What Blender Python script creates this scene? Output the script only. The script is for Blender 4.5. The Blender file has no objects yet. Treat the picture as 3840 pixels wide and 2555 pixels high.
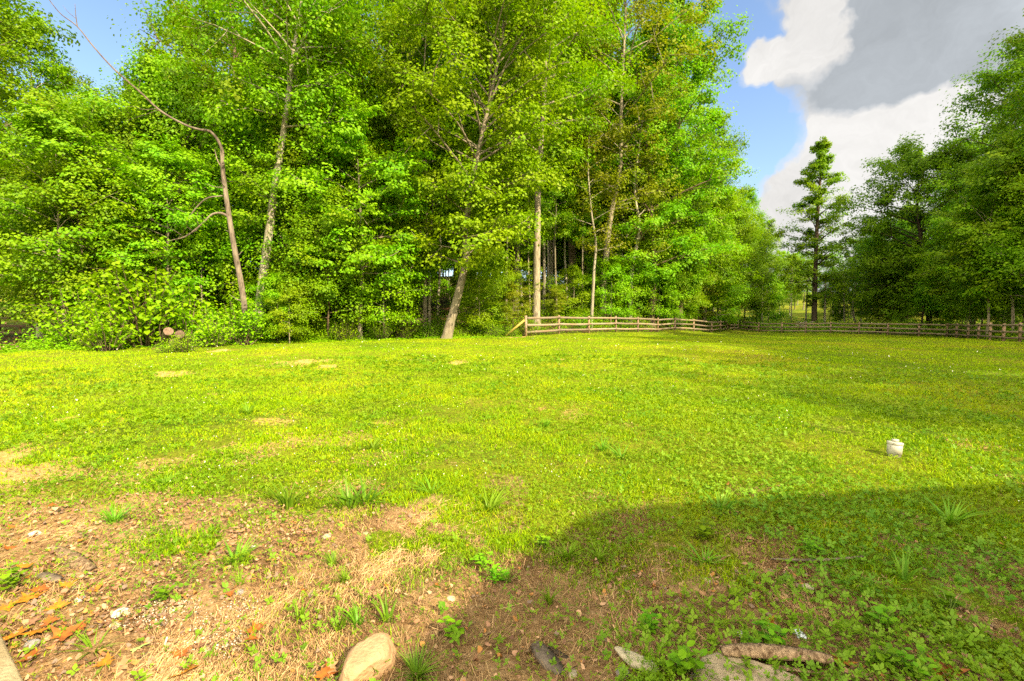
import bpy, math, random
import numpy as np
from mathutils import Vector
PI = math.pi
C = bpy.context.scene.collection
SC = bpy.context.scene

# ------------------------------------------------------------------ camera
CAM_H = 1.5
PITCH = math.radians(-3.27)
FPX = 1707.0
cam_d = bpy.data.cameras.new('camera'); cam = bpy.data.objects.new('camera', cam_d); C.objects.link(cam)
cam.location = (0, 0, CAM_H); cam.rotation_euler = (PI/2 + PITCH, 0, 0)
cam_d.sensor_width = 36; cam_d.lens = 36*FPX/3840; cam_d.clip_start = .05; cam_d.clip_end = 5000
SC.camera = cam
# ------------------------------------------------------------------ light
SUN_BEAR, SUN_EL = math.radians(135), math.radians(38)
SC.view_settings.view_transform = 'Standard'; SC.view_settings.look = 'None'
SC.view_settings.gamma = 1; SC.view_settings.exposure = 2.3
SC.view_settings.use_curve_mapping = False
sd = bpy.data.lights.new('sun', 'SUN'); sd.energy = 3.0; sd.angle = math.radians(.5); sd.color = (1, .83, .56)
sun = bpy.data.objects.new('sun', sd); C.objects.link(sun)
S = Vector((math.sin(SUN_BEAR)*math.cos(SUN_EL), math.cos(SUN_BEAR)*math.cos(SUN_EL), math.sin(SUN_EL)))
sun.rotation_euler = S.to_track_quat('Z', 'Y').to_euler(); sun.location = S*100

def nn(nt, kind, **kw):
    n = nt.nodes.new(kind)
    for k, v in kw.items(): setattr(n, k, v)
    return n
def setin(n, **kw):
    for k, v in kw.items(): n.inputs[k.replace('_', ' ')].default_value = v
def L(nt, a, b): nt.links.new(a, b)
def math_node(nt, op, a, b=None, clamp=False):
    n = nn(nt, 'ShaderNodeMath', operation=op, use_clamp=clamp)
    for i, x in enumerate((a, b)):
        if x is None: continue
        if isinstance(x, (int, float)): n.inputs[i].default_value = x
        else: L(nt, x, n.inputs[i])
    return n.outputs[0]
def mixc(nt, f, a, b, blend='MIX'):
    n = nn(nt, 'ShaderNodeMix', data_type='RGBA', blend_type=blend)
    for i, x in ((0, f), (6, a), (7, b)):
        if isinstance(x, (int, float)): n.inputs[i].default_value = x
        elif isinstance(x, tuple): n.inputs[i].default_value = (*x, 1)
        else: L(nt, x, n.inputs[i])
    return n.outputs[2]
def ramp(nt, f, stops, interp='LINEAR'):
    n = nn(nt, 'ShaderNodeValToRGB'); cr = n.color_ramp; cr.interpolation = interp
    while len(cr.elements) < len(stops): cr.elements.new(.5)
    for e, (p, c) in zip(cr.elements, stops):
        e.position = p; e.color = (*c, 1) if isinstance(c, tuple) else (c, c, c, 1)
    L(nt, f, n.inputs[0]); return n.outputs[0]
def noise(nt, vec, scale, detail=4, rough=.55, dist=0):
    n = nn(nt, 'ShaderNodeTexNoise'); setin(n, Scale=scale, Detail=detail, Roughness=rough, Distortion=dist)
    if vec is not None: L(nt, vec, n.inputs['Vector'])
    return n.outputs[0]

def pxdir(u, v):
    a = (u-1920)/FPX; b = -(v-1277.5)/FPX; c, s = math.cos(PITCH), math.sin(PITCH)
    return Vector((a, c - b*s, s + b*c))

# world: sky texture with banks of cloud
w = bpy.data.worlds.new('World'); SC.world = w; w.use_nodes = True; nt = w.node_tree; nt.nodes.clear()
sky = nn(nt, 'ShaderNodeTexSky', sky_type='NISHITA', sun_disc=False, sun_elevation=SUN_EL, sun_rotation=SUN_BEAR)
sky.air_density = 1.0; sky.dust_density = 1.2; sky.ozone_density = 1.8
bg1 = nn(nt, 'ShaderNodeBackground'); L(nt, sky.outputs[0], bg1.inputs[0]); bg1.inputs[1].default_value = .06
tc = nn(nt, 'ShaderNodeTexCoord'); D0 = tc.outputs['Generated']
def vmath(op, a, b):
    n_ = nn(nt, 'ShaderNodeVectorMath', operation=op)
    for i_, x_ in enumerate((a, b)):
        if isinstance(x_, tuple): n_.inputs[i_].default_value = x_
        else: L(nt, x_, n_.inputs[i_])
    return n_.outputs[0]
D = D0
for sc_, amp_ in ((4.5, .10), (13, .07), (38, .03)):      # billowing: warp the direction with noise
    q = nn(nt, 'ShaderNodeTexNoise'); setin(q, Scale=sc_, Detail=3.0, Roughness=.55); L(nt, D0, q.inputs['Vector'])
    D = vmath('ADD', D, vmath('MULTIPLY', vmath('SUBTRACT', q.outputs['Color'], (.5, .5, .5)), (amp_,)*3))
def blob(u, v, rad, amp, sx=1., sz=1.):
    d = pxdir(u, v).normalized()
    sc = vmath('MULTIPLY', vmath('SUBTRACT', D, tuple(d)), (1/(rad*sx), 1/(rad*sx), 1/(rad*sz)))
    ln = nn(nt, 'ShaderNodeVectorMath', operation='LENGTH'); L(nt, sc, ln.inputs[0])
    q = math_node(nt, 'SUBTRACT', 1.0, ln.outputs['Value'], True)
    return math_node(nt, 'MULTIPLY', q, amp)
def addall(xs):
    r = xs[0]
    for x in xs[1:]: r = math_node(nt, 'ADD', r, x)
    return r
wn = noise(nt, D0, 2.2, 6, .55, .3); wn2 = noise(nt, D0, 9.0, 8, .62, .4)
nz = math_node(nt, 'ADD', math_node(nt, 'MULTIPLY', math_node(nt, 'SUBTRACT', wn, .5), .5), math_node(nt, 'MULTIPLY', math_node(nt, 'SUBTRACT', wn2, .5), .7))
sepd = nn(nt, 'ShaderNodeSeparateXYZ'); L(nt, D0, sepd.inputs[0])
grey_f = addall([blob(3560, 50, .21, 2.2), blob(3330, 240, .11, 1.6), blob(3880, 320, .20, 2.0), blob(3800, -450, .32, 2.0), blob(4400, -100, .42, 2.2), blob(3230, 30, .08, 1.2)])
white_f = addall([blob(3110, 20, .075, 2.8), blob(3080, 190, .065, 2.8), blob(2860, 240, .048, 2.6), blob(3400, 480, .11, 2.6, 1.25, .8), blob(3600, 520, .15, 2.6),
                  blob(3060, 740, .11, 2.4, 1.3, .6), blob(3350, 740, .18, 2.6), blob(2980, 960, .17, 1.8, 1.5, .6), blob(3700, 700, .3, 2.0)])
fill_f = math_node(nt, 'MULTIPLY', math_node(nt, 'SUBTRACT', .30, sepd.outputs[1], True), 3.0)    # unseen cloud added behind and above the viewer for fill light
tot = addall([grey_f, white_f, fill_f, nz])
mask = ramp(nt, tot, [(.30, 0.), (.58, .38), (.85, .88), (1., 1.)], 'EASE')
gm = math_node(nt, 'SUBTRACT', addall([grey_f, math_node(nt, 'MULTIPLY', nz, .9)]), math_node(nt, 'MULTIPLY', white_f, 1.0), False)
ccol = ramp(nt, gm, [(-.0, (.96, .94, .91)), (.45, (.76, .77, .78)), (.8, (.62, .655, .69)), (1., (.54, .58, .62))])
wn3 = noise(nt, D, 5.0, 9, .66, .6)
ccol = mixc(nt, .55, ccol, ramp(nt, wn3, [(.32, .62), (.62, 1.08)]), 'MULTIPLY')
ccol = mixc(nt, 1., ccol, ramp(nt, math_node(nt, 'ADD', math_node(nt, 'MULTIPLY', sepd.outputs[1], -.5), .5), [(.2, (1., 1., 1.)), (.45, (1., .91, .74))]), 'MULTIPLY')    # warm tint for the added fill clouds behind
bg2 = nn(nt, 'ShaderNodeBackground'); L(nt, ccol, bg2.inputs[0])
L(nt, ramp(nt, math_node(nt, 'ADD', math_node(nt, 'MULTIPLY', sepd.outputs[1], -.5), .5), [(.18, .195), (.45, 1.05)]), bg2.inputs[1])     # added clouds behind the viewer are brightened to lift the shade
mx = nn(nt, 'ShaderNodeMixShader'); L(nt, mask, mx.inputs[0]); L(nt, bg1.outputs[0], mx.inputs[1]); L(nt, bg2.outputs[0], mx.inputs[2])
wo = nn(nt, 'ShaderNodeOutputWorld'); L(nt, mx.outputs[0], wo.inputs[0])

cy = SC.cycles
cy.use_denoising = False
cy.max_bounces = 6; cy.diffuse_bounces = 4; cy.glossy_bounces = 1; cy.transmission_bounces = 4; cy.transparent_max_bounces = 4
cy.caustics_reflective = False; cy.caustics_refractive = False; cy.sample_clamp_indirect = 4
cy.use_adaptive_sampling = True; cy.adaptive_threshold = .008

# ------------------------------------------------------------------ helpers
rng = np.random.default_rng(7)
def mesh_from(name, V, F, mat, attrs=None, smooth=False, mats=None, midx=None):
    """V (n,3); F an (m,k) array or a list of such arrays"""
    Fs = F if isinstance(F, list) else [F]
    Fs = [np.asarray(f, dtype=np.int32) for f in Fs if len(f)]
    V = np.asarray(V, dtype=np.float32)
    me = bpy.data.meshes.new(name)
    me.vertices.add(len(V)); me.vertices.foreach_set('co', V.ravel())
    tot = np.concatenate([np.full(len(f), f.shape[1], np.int32) for f in Fs])
    idx = np.concatenate([f.ravel() for f in Fs])
    st = np.concatenate([[0], np.cumsum(tot)[:-1]]).astype(np.int32)
    me.loops.add(len(idx)); me.loops.foreach_set('vertex_index', idx)
    me.polygons.add(len(tot)); me.polygons.foreach_set('loop_start', st)
    try: me.polygons.foreach_set('loop_total', tot)
    except Exception: pass
    if smooth: me.polygons.foreach_set('use_smooth', np.ones(len(tot), bool))
    for m in (mats or [mat]): me.materials.append(m)
    if midx is not None: me.polygons.foreach_set('material_index', np.asarray(midx, np.int32))
    me.update(calc_edges=True)
    for k, (dom, arr) in (attrs or {}).items():
        a = me.attributes.new(k, 'FLOAT', dom); a.data.foreach_set('value', np.asarray(arr, np.float32))
    me.validate(verbose=False)
    return me
def link(name, me, parent=None, loc=None, rot=None, scale=None):
    o = bpy.data.objects.new(name, me); C.objects.link(o)
    if parent is not None: o.parent = parent
    if loc is not None: o.location = loc
    if rot is not None: o.rotation_euler = rot
    if scale is not None: o.scale = (scale,)*3 if isinstance(scale, (int, float)) else scale
    return o
def tag(o, label=None, cat=None, group=None, kind=None):
    for k, v in (('label', label), ('category', cat), ('group', group), ('kind', kind)):
        if v: o[k] = v
    return o
def clone(root, loc, rz=0., scale=1., label=None, group=None, tilt=(0, 0)):
    r = root.copy(); C.objects.link(r)
    r.location = loc; r.rotation_euler = (tilt[0], tilt[1], rz); r.scale = (scale,)*3 if isinstance(scale, (int, float)) else scale
    if label: r['label'] = label
    if group: r['group'] = group
    for ch in root.children:
        c = ch.copy(); C.objects.link(c); c.parent = r
        for g in ch.children:
            d = g.copy(); C.objects.link(d); d.parent = c
    return r

def hash2(ix, iy, seed):
    h = (ix.astype(np.int64)*374761393 + iy.astype(np.int64)*668265263 + seed*1442695041) & 0xffffffff
    h = ((h ^ (h >> 13))*1274126177) & 0xffffffff
    return ((h ^ (h >> 16)) & 0xffff)/65535.0
def vnoise(x, y, seed=0):
    x = np.asarray(x, float); y = np.asarray(y, float)
    ix = np.floor(x); iy = np.floor(y); fx = x-ix; fy = y-iy; fx = fx*fx*(3-2*fx); fy = fy*fy*(3-2*fy)
    ix = ix.astype(np.int64); iy = iy.astype(np.int64)
    a = hash2(ix, iy, seed); b = hash2(ix+1, iy, seed); c = hash2(ix, iy+1, seed); d = hash2(ix+1, iy+1, seed)
    return (a*(1-fx)+b*fx)*(1-fy) + (c*(1-fx)+d*fx)*fy
def fbm(x, y, seed=0, o=4):
    s = 0; a = .5; t = 0
    for i in range(o):
        s = s + a*vnoise(x*2**i, y*2**i, seed+i*17); t += a; a *= .5
    return s/t
def sstep(a, b, x):
    t = np.clip((x-a)/(b-a), 0, 1); return t*t*(3-2*t)

# ------------------------------------------------------------------ terrain
FENCE = [(0.85, 27.3), (3.1, 30), (5.5, 32.6), (8, 35), (10.3, 37.3), (12.8, 40), (15.3, 42.8), (18.2, 45.6), (21.4, 48.8), (23.8, 52),
         (26.1, 55.2), (28.6, 58.6), (30.0, 60.4), (30.9, 57), (32.2, 54.3), (33.5, 51.9), (35, 50), (36.6, 48), (38.0, 46), (39.1, 43.7),
         (39.4, 41.2), (38.3, 39.2), (37.1, 37), (35.9, 35), (34.7, 33), (33.5, 31), (32.4, 29), (31.3, 27), (30.2, 25)]
CP = [(0,0,0),(3,3,0),(-3,3,0),(0,8,0),(-8,8,.05),(8,8,0),(0,-10,.1),(15,0,0),(-15,0,.1),(20,-20,0),(-20,-20,0),
      (0,16,.08),(-10,15,.08),(12,16,0),(-18,16.5,.1),(25,18,-.1),(.85,27.3,.2),(12.5,40,0),(21,48.8,-.4),(30,60,-.6),(33.5,52,-.6),(39,43.5,-.55),
      (37,37,-.45),(32.4,29,-.27),(-5,25.5,.15),(-13,22,.1),(15,32,-.2),(22,40,-.4),(-30,27,.2),(-17,29,.25),(-4,31.5,.3),
      (-45,50,3.2),(-25,50,3.5),(-5,48,3.5),(10,52,2.9),(20,72,4),(-5,80,8),(-40,90,9),(-80,90,10),(-60,30,1.5),(-60,0,1),
      (35,80,.6),(50,80,.8),(30,120,4),(60,60,-.2),(60,30,0),(60,0,0),(80,120,6),(0,200,16),(-140,140,16),(140,140,8),(200,0,3),(-200,0,5),(0,-200,0),(0,-60,0)]
_cp = np.array(CP, float)
def _phi(d2): return np.sqrt(d2 + 36.0)
_A = _phi(((_cp[:, None, :2]-_cp[None, :, :2])**2).sum(-1)); _W = np.linalg.solve(_A + np.eye(len(_cp))*1e-4, _cp[:, 2])
def base_z(x, y):
    x = np.asarray(x, float); y = np.asarray(y, float); sh = x.shape; x = x.ravel(); y = y.ravel()
    r = np.hypot(x, y); k = np.where(r > 200, 200/np.maximum(r, 1e-6), 1.); x = x*k; y = y*k
    z = np.zeros_like(x)
    for i in range(len(_cp)): z += _W[i]*_phi((x-_cp[i, 0])**2+(y-_cp[i, 1])**2)
    return z.reshape(sh)
def ground_z(x, y):
    x = np.asarray(x, float); y = np.asarray(y, float); r = np.hypot(x, y)
    z = base_z(x, y)
    z = z + (fbm(x*.35, y*.35, 3)-.5)*.16*sstep(3, 14, r) + (fbm(x*1.6, y*1.6, 5, 3)-.5)*.05
    return z
def gz(x, y): return float(ground_z(np.array([x]), np.array([y]))[0])
def P(u, d):   # point on the ground at picture column u, depth d
    x = (u-1920)/FPX*d; return Vector((x, d, gz(x, d)))
def G(u, v):   # where the ray through (u, v) meets the ground
    d = pxdir(u, v); t = 1.0
    for _ in range(60):
        p = Vector((0, 0, CAM_H)) + d*t; e = p.z - gz(p.x, p.y)
        if e < .002: break
        t += max(e*.8/max(.06, -d.z), .003) if d.z < 0 else e
    return Vector((p.x, p.y, gz(p.x, p.y)))
LAWN = np.array([(-30,-12),(-27,5),(-23,12.5),(-18.5,16.5),(-15.8,19),(-14.3,20),(-12.7,22.2),(-8.4,23.4),(-4.9,25.9),(-1.1,26.9)] + [(x, y+.1) for x, y in FENCE] + [(30,12),(31,-12)], float)
def lawn_sd(x, y):     # > 0 inside the lawn
    x = np.asarray(x, float); y = np.asarray(y, float)
    ins = np.zeros(x.shape, bool); dmin = np.full(x.shape, 1e9); n = len(LAWN)
    for i in range(n):
        ax, ay = LAWN[i]; bx, by = LAWN[(i+1) % n]
        if ay != by:
            c = ((ay > y) != (by > y)) & (x < (bx-ax)*(y-ay)/(by-ay)+ax); ins ^= c
        ex, ey = bx-ax, by-ay; t = np.clip(((x-ax)*ex+(y-ay)*ey)/(ex*ex+ey*ey), 0, 1)
        dmin = np.minimum(dmin, np.hypot(x-ax-t*ex, y-ay-t*ey))
    return np.where(ins, dmin, -dmin)
# bare patches: (u, v, half width px, half height px, amount)
PATCH = [(640,1400,150,14,1.),(1120,1360,110,16,.9),(1240,1372,60,10,.8),(1720,1355,40,10,.8),(1580,1350,60,8,.6),(2095,1347,35,8,.8),(820,1316,50,7,.9),(650,1303,60,8,.8),
         (1760,1508,30,10,.8),(1410,1545,30,8,.6),(2350,1600,90,14,.55),(2790,1840,120,22,.7),(3130,1600,150,30,.45),(2080,1425,120,14,.35),(2250,1870,120,26,.6),
         (1900,1262,110,6,1.),(3180,1300,100,10,.3),(2600,1330,70,6,.4)]
_pt = []
for (u, v, hw, hh, a) in PATCH:
    c = G(u, v); e = G(u+hw, v); t = G(u, v-hh); b_ = G(u, v+hh)
    _pt.append((c.x, c.y, max(abs(e.x-c.x), .05), max(abs(t.y-b_.y)/2, .05), a))
def soil(x, y):
    """0 = full turf, 1 = bare soil / straw"""
    x = np.asarray(x, float); y = np.asarray(y, float); r = np.hypot(x, y)
    n = fbm(x*1.1+9, y*1.1, 11, 5); n2 = fbm(x*3.1, y*3.1, 12, 4)
    # near bare belt: edge distance grows to the left, shrinks to the right
    edge = np.interp(x, [-6, -4.4, -2.4, -1.5, -.8, .15, .8, 1.6, 2.4, 4], [4.3, 4.0, 3.5, 3.2, 3.35, 3.15, 3.0, 2.9, 2.6, 2.0])
    s = sstep(1.15, -.6, (y-edge) + (n-.5)*1.9 + (n2-.5)*1.7)
    s = s*(1-.85*sstep(.49, .60, fbm(x*2.4+31, y*2.4, 14, 4))*sstep(-2.9, -1.6, x-.2*(y-3))*np.where(x < .4, sstep(2.3, 2.9, y), 1))
    s = np.maximum(s, .55*sstep(.64, .76, n2*.5+n*.5)*sstep(14, 4, y))
    for (cx, cy_, rx, ry, a) in _pt:
        q = np.sqrt(((x-cx)/rx)**2 + ((y-cy_)/ry)**2)
        s = np.maximum(s, a*.8*sstep(1.35, .35, q + (n2-.5)*1.3 + (fbm(x*7, y*7, 15, 3)-.5)*.9))
    s = np.maximum(s, .5*sstep(.70, .80, n)*sstep(60, 5, r))
    return s
ga = np.concatenate([np.radians(np.arange(-60, 60, .16)), np.radians(np.arange(60, 300, 1.2))])
rr = np.exp(np.linspace(math.log(.3), math.log(1500), 430))
A_, R_ = np.meshgrid(ga, rr)
gx = R_*np.sin(A_); gy = R_*np.cos(A_)
z = ground_z(gx, gy); sd_ = lawn_sd(gx, gy); so = soil(gx, gy)
z = z + (fbm(gx*9, gy*9, 21, 3)-.5)*.035*so*(R_ < 15) + (fbm(gx*5, gy*5, 22, 3)-.5)*.05*(R_ < 40)
na, nr = len(ga), len(rr)
V = np.stack([gx, gy, z], -1).reshape(-1, 3); V = np.vstack([V, [[0, 0, 0]]])
i0 = np.arange(nr-1)[:, None]*na; j = np.arange(na)[None, :]; j1 = (j+1) % na
Fq = np.stack([i0+j, i0+na+j, i0+na+j1, i0+j1], -1).reshape(-1, 4)[:, ::-1]
Ft = np.stack([np.full(na, len(V)-1), np.arange(na), (np.arange(na)+1) % na], -1)[:, ::-1]
att = lambda a, c: ('POINT', np.concatenate([a.ravel(), [c]]))

def new_mat(name):
    m = bpy.data.materials.new(name); m.use_nodes = True; n = m.node_tree; n.nodes.clear()
    out = nn(n, 'ShaderNodeOutputMaterial'); return m, n, out
def bsdf(n, out, col, rough=.8, spec=.2, bump=None, bstr=.3, bdist=.02):
    b = nn(n, 'ShaderNodeBsdfPrincipled'); b.inputs['Specular IOR Level'].default_value = spec
    if isinstance(rough, (int, float)): b.inputs['Roughness'].default_value = rough
    else: L(n, rough, b.inputs['Roughness'])
    if isinstance(col, tuple): b.inputs['Base Color'].default_value = (*col, 1)
    else: L(n, col, b.inputs['Base Color'])
    if bump is not None:
        bp = nn(n, 'ShaderNodeBump'); setin(bp, Strength=bstr, Distance=bdist); L(n, bump, bp.inputs['Height']); L(n, bp.outputs[0], b.inputs['Normal'])
    L(n, b.outputs[0], out.inputs[0]); return b
def attr(n, name): return nn(n, 'ShaderNodeAttribute', attribute_name=name).outputs['Fac']
def pos(n): return nn(n, 'ShaderNodeNewGeometry').outputs['Position']
def objco(n): return nn(n, 'ShaderNodeTexCoord').outputs['Object']
def objrand(n): return nn(n, 'ShaderNodeObjectInfo').outputs['Random']

m_ground, n, out = new_mat('ground_turf_and_soil')
p = pos(n)
big = noise(n, p, .22, 4); mid = noise(n, p, 2.2, 6, .65); fine = noise(n, p, 22, 6, .7); vf = noise(n, p, 90, 3, .7)
turf = mixc(n, ramp(n, mid, [(.35, 0.), (.65, 1.)]), (.055, .100, .004), (.120, .150, .008))
turf = mixc(n, ramp(n, big, [(.4, 0.), (.62, 1.)]), turf, (.170, .175, .012))
turf = mixc(n, .8, turf, ramp(n, fine, [(.3, .45), (.6, 1.1)]), 'MULTIPLY')
soilc = mixc(n, ramp(n, mid, [(.35, 0.), (.6, 1.)]), (.145, .082, .034), (.245, .158, .068))
soilc = mixc(n, ramp(n, fine, [(.5, 0.), (.62, .8)]), soilc, (.29, .195, .10))
soilc = mixc(n, .9, soilc, ramp(n, vf, [(.3, .55), (.62, 1.35)]), 'MULTIPLY')
soilc = mixc(n, math_node(n, 'MULTIPLY', attr(n, 'tan'), .8), soilc, mixc(n, fine, (.32, .20, .06), (.50, .35, .12)))
sf = math_node(n, 'ADD', attr(n, 'soil'), math_node(n, 'MULTIPLY', math_node(n, 'SUBTRACT', fine, .5), 1.1))
col = mixc(n, ramp(n, sf, [(.38, 0.), (.62, 1.)]), turf, soilc)
floor_ = mixc(n, ramp(n, noise(n, p, 1.3, 5, .6), [(.4, 0.), (.62, 1.)]), (.105, .055, .028), (.05, .085, .012))
col = mixc(n, ramp(n, math_node(n, 'ADD', attr(n, 'woods'), math_node(n, 'MULTIPLY', math_node(n, 'SUBTRACT', mid, .5), .6)), [(.3, 0.), (.7, 1.)]), col, floor_)
bsdf(n, out, col, .95, .08, math_node(n, 'ADD', fine, math_node(n, 'MULTIPLY', vf, .5)), .8, .03)
woods = sstep(.3, -.6, sd_)
# a paddock on the hill beyond the left woods is mown grass again
hillawn = sstep(.25, .75, sstep(41, 46, gy + .35*gx + (fbm(gx*.1, gy*.1, 44)-.5)*6)*sstep(16, 6, gx)*sstep(95, 80, gy))
hillawn = np.maximum(hillawn, sstep(-22, -27, gx)*sstep(27, 29, gy)*sstep(95, 80, gy))
hillawn = np.maximum(hillawn, sstep(22, 27, gx)*sstep(54, 60, gy))
woods = woods*(1-hillawn)
gm_ = mesh_from('ground', V, [Fq, Ft], m_ground, {'soil': att(so, .5), 'woods': att(woods, 0), 'tan': att(sstep(4, 6.5, R_), 0)}, smooth=True)
tag(link('ground', gm_), kind='structure')

# ------------------------------------------------------------------ materials
def leaf_mat(name, a, b, c, trans=.42, rough=.5, nscale=.5):
    m, n, out = new_mat(name)
    r = attr(n, 'rnd'); col = mixc(n, r, a, b)
    col = mixc(n, ramp(n, noise(n, pos(n), nscale, 3), [(.42, 0.), (.62, .8)]), col, c)
    hs = nn(n, 'ShaderNodeHueSaturation'); L(n, col, hs.inputs['Color'])
    orn = objrand(n)
    L(n, math_node(n, 'ADD', .485, math_node(n, 'MULTIPLY', orn, .03)), hs.inputs['Hue'])
    L(n, math_node(n, 'ADD', .82, math_node(n, 'MULTIPLY', orn, .36)), hs.inputs['Value'])
    pb = nn(n, 'ShaderNodeBsdfPrincipled'); pb.inputs['Roughness'].default_value = rough; pb.inputs['Specular IOR Level'].default_value = .12
    L(n, hs.outputs[0], pb.inputs['Base Color'])
    tr = nn(n, 'ShaderNodeBsdfTranslucent'); L(n, mixc(n, 1., hs.outputs[0], (1.15, 1.30, .5), 'MULTIPLY'), tr.inputs[0])
    ms = nn(n, 'ShaderNodeMixShader'); ms.inputs[0].default_value = trans
    L(n, pb.outputs[0], ms.inputs[1]); L(n, tr.outputs[0], ms.inputs[2]); L(n, ms.outputs[0], out.inputs[0])
    return m
ML = {
 'maple': leaf_mat('leaf_maple', (.085, .212, .002), (.160, .305, .003), (.200, .300, .003)),
 'oak': leaf_mat('leaf_oak', (.080, .190, .003), (.140, .260, .003), (.175, .250, .003)),
 'bright': leaf_mat('leaf_bright', (.125, .290, .002), (.195, .360, .003), (.215, .330, .003), .42),
 'olive': leaf_mat('leaf_olive', (.140, .215, .004), (.205, .275, .006), (.215, .235, .008)),
 'deep': leaf_mat('leaf_deep', (.078, .188, .002), (.140, .270, .003), (.135, .235, .003), .45),
 'pine': leaf_mat('needle_pine', (.110, .180, .020), (.170, .240, .030), (.150, .210, .020), .25),
 'grass': leaf_mat('grass_blade', (.120, .235, .003), (.255, .345, .004), (.300, .320, .004), .35, .5, .35),
 'tuft': leaf_mat('tuft_blade', (.070, .190, .010), (.160, .300, .020), (.180, .280, .010), .35, .4),
 'clover': leaf_mat('clover_leaf', (.070, .210, .006), (.150, .310, .008), (.200, .300, .008), .35, .45, .9),
}
def blade_mat(name, cols, trans=.3):
    m, n, out = new_mat(name)
    col = ramp(n, attr(n, 'rnd'), cols)
    pb = nn(n, 'ShaderNodeBsdfPrincipled'); pb.inputs['Roughness'].default_value = .6; pb.inputs['Specular IOR Level'].default_value = .08; L(n, col, pb.inputs['Base Color'])
    tr = nn(n, 'ShaderNodeBsdfTranslucent'); L(n, col, tr.inputs[0])
    ms = nn(n, 'ShaderNodeMixShader'); ms.inputs[0].default_value = trans
    L(n, pb.outputs[0], ms.inputs[1]); L(n, tr.outputs[0], ms.inputs[2]); L(n, ms.outputs[0], out.inputs[0]); return m
ML['grass'] = blade_mat('grass_blade', [(0., (.045, .130, .001)), (.3, (.134, .268, .001)), (.6, (.242, .365, .001)), (.88, (.315, .385, .002)), (.96, (.360, .310, .02)), (1., (.33, .22, .07))])
def bark_mat(name, a, b, c, sx=9, moss=0.0):
    m, n, out = new_mat(name)
    mp = nn(n, 'ShaderNodeMapping'); mp.inputs['Scale'].default_value = (sx, sx, sx*.16); L(n, objco(n), mp.inputs[0])
    f = noise(n, mp.outputs[0], 1.6, 8, .65, .4); g = noise(n, objco(n), 1.1, 4)
    col = mixc(n, ramp(n, f, [(.36, 0.), (.6, 1.)]), a, b); col = mixc(n, ramp(n, g, [(.45, 0.), (.7, .75)]), col, c)
    hs = nn(n, 'ShaderNodeHueSaturation'); L(n, col, hs.inputs['Color']); L(n, math_node(n, 'ADD', .7, math_node(n, 'MULTIPLY', objrand(n), .6)), hs.inputs['Value'])
    bsdf(n, out, hs.outputs[0], .9, .1, f, .9, .04); return m
MB = {
 'grey': bark_mat('bark_grey', (.085, .068, .045), (.30, .255, .18), (.20, .185, .10)),
 'pale': bark_mat('bark_pale', (.18, .155, .11), (.40, .36, .27), (.30, .29, .17), 5),
 'brown': bark_mat('bark_brown', (.040, .028, .018), (.16, .115, .070), (.11, .095, .045)),
 'dark': bark_mat('bark_dark', (.022, .017, .012), (.085, .062, .042), (.060, .055, .025)),
 'dead': bark_mat('bark_dead', (.045, .035, .026), (.17, .135, .10), (.25, .21, .155), 9),
}

# ------------------------------------------------------------------ trees
def catmull(pts, n):
    pts = np.asarray(pts, float); m = len(pts)
    if m < 3:
        t = np.linspace(0, 1, n)[:, None]; return pts[0]*(1-t)+pts[-1]*t
    P0 = np.vstack([2*pts[0]-pts[1], pts, 2*pts[-1]-pts[-2]])
    u = np.linspace(0, m-1-1e-9, n); i = u.astype(int); t = (u-i)[:, None]
    a, b, c, d = P0[i], P0[i+1], P0[i+2], P0[i+3]
    return .5*((2*b)+(c-a)*t+(2*a-5*b+4*c-d)*t*t+(3*b-a-3*c+d)*t**3)
class Tubes:
    def __init__(s): s.V = []; s.F = []; s.n = 0
    def add(s, pts, rad, sides=6, g=None, flare=0, knob=0.):
        pts = np.asarray(pts, float); rad = np.asarray(rad, float); k = len(pts)
        t = np.gradient(pts, axis=0); t /= np.linalg.norm(t, axis=1)[:, None]+1e-9
        up = np.array([0.0, 0, 1]) if abs(t[0, 2]) < .9 else np.array([1.0, 0, 0])
        a = np.cross(t, up); a /= np.linalg.norm(a, axis=1)[:, None]+1e-9; b = np.cross(t, a)
        th = np.arange(sides)/sides*2*PI
        rr_ = np.repeat(rad[:, None], sides, 1)
        if g is not None and knob: rr_ = rr_*(1+knob*(g.random((k, sides))-.5))
        if flare:
            hgt = np.linalg.norm(pts-pts[0], axis=1)[:, None]
            rr_ = rr_*(1+np.exp(-hgt/(rad[0]*1.6))*flare*(.7+.5*np.cos(3*th+1)[None, :]))
        ring = pts[:, None, :]+rr_[:, :, None]*(np.cos(th)[None, :, None]*a[:, None, :]+np.sin(th)[None, :, None]*b[:, None, :])
        V = ring.reshape(-1, 3); i = np.arange(k-1)[:, None]*sides; j = np.arange(sides)[None, :]; j1 = (j+1) % sides
        F = np.stack([i+j, i+sides+j, i+sides+j1, i+j1], -1).reshape(-1, 4)+s.n
        s.V.append(V); s.F.append(F); s.n += len(V)
    def mesh(s, name, mat): return mesh_from(name, np.vstack(s.V), np.vstack(s.F), mat, smooth=True)
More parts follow.
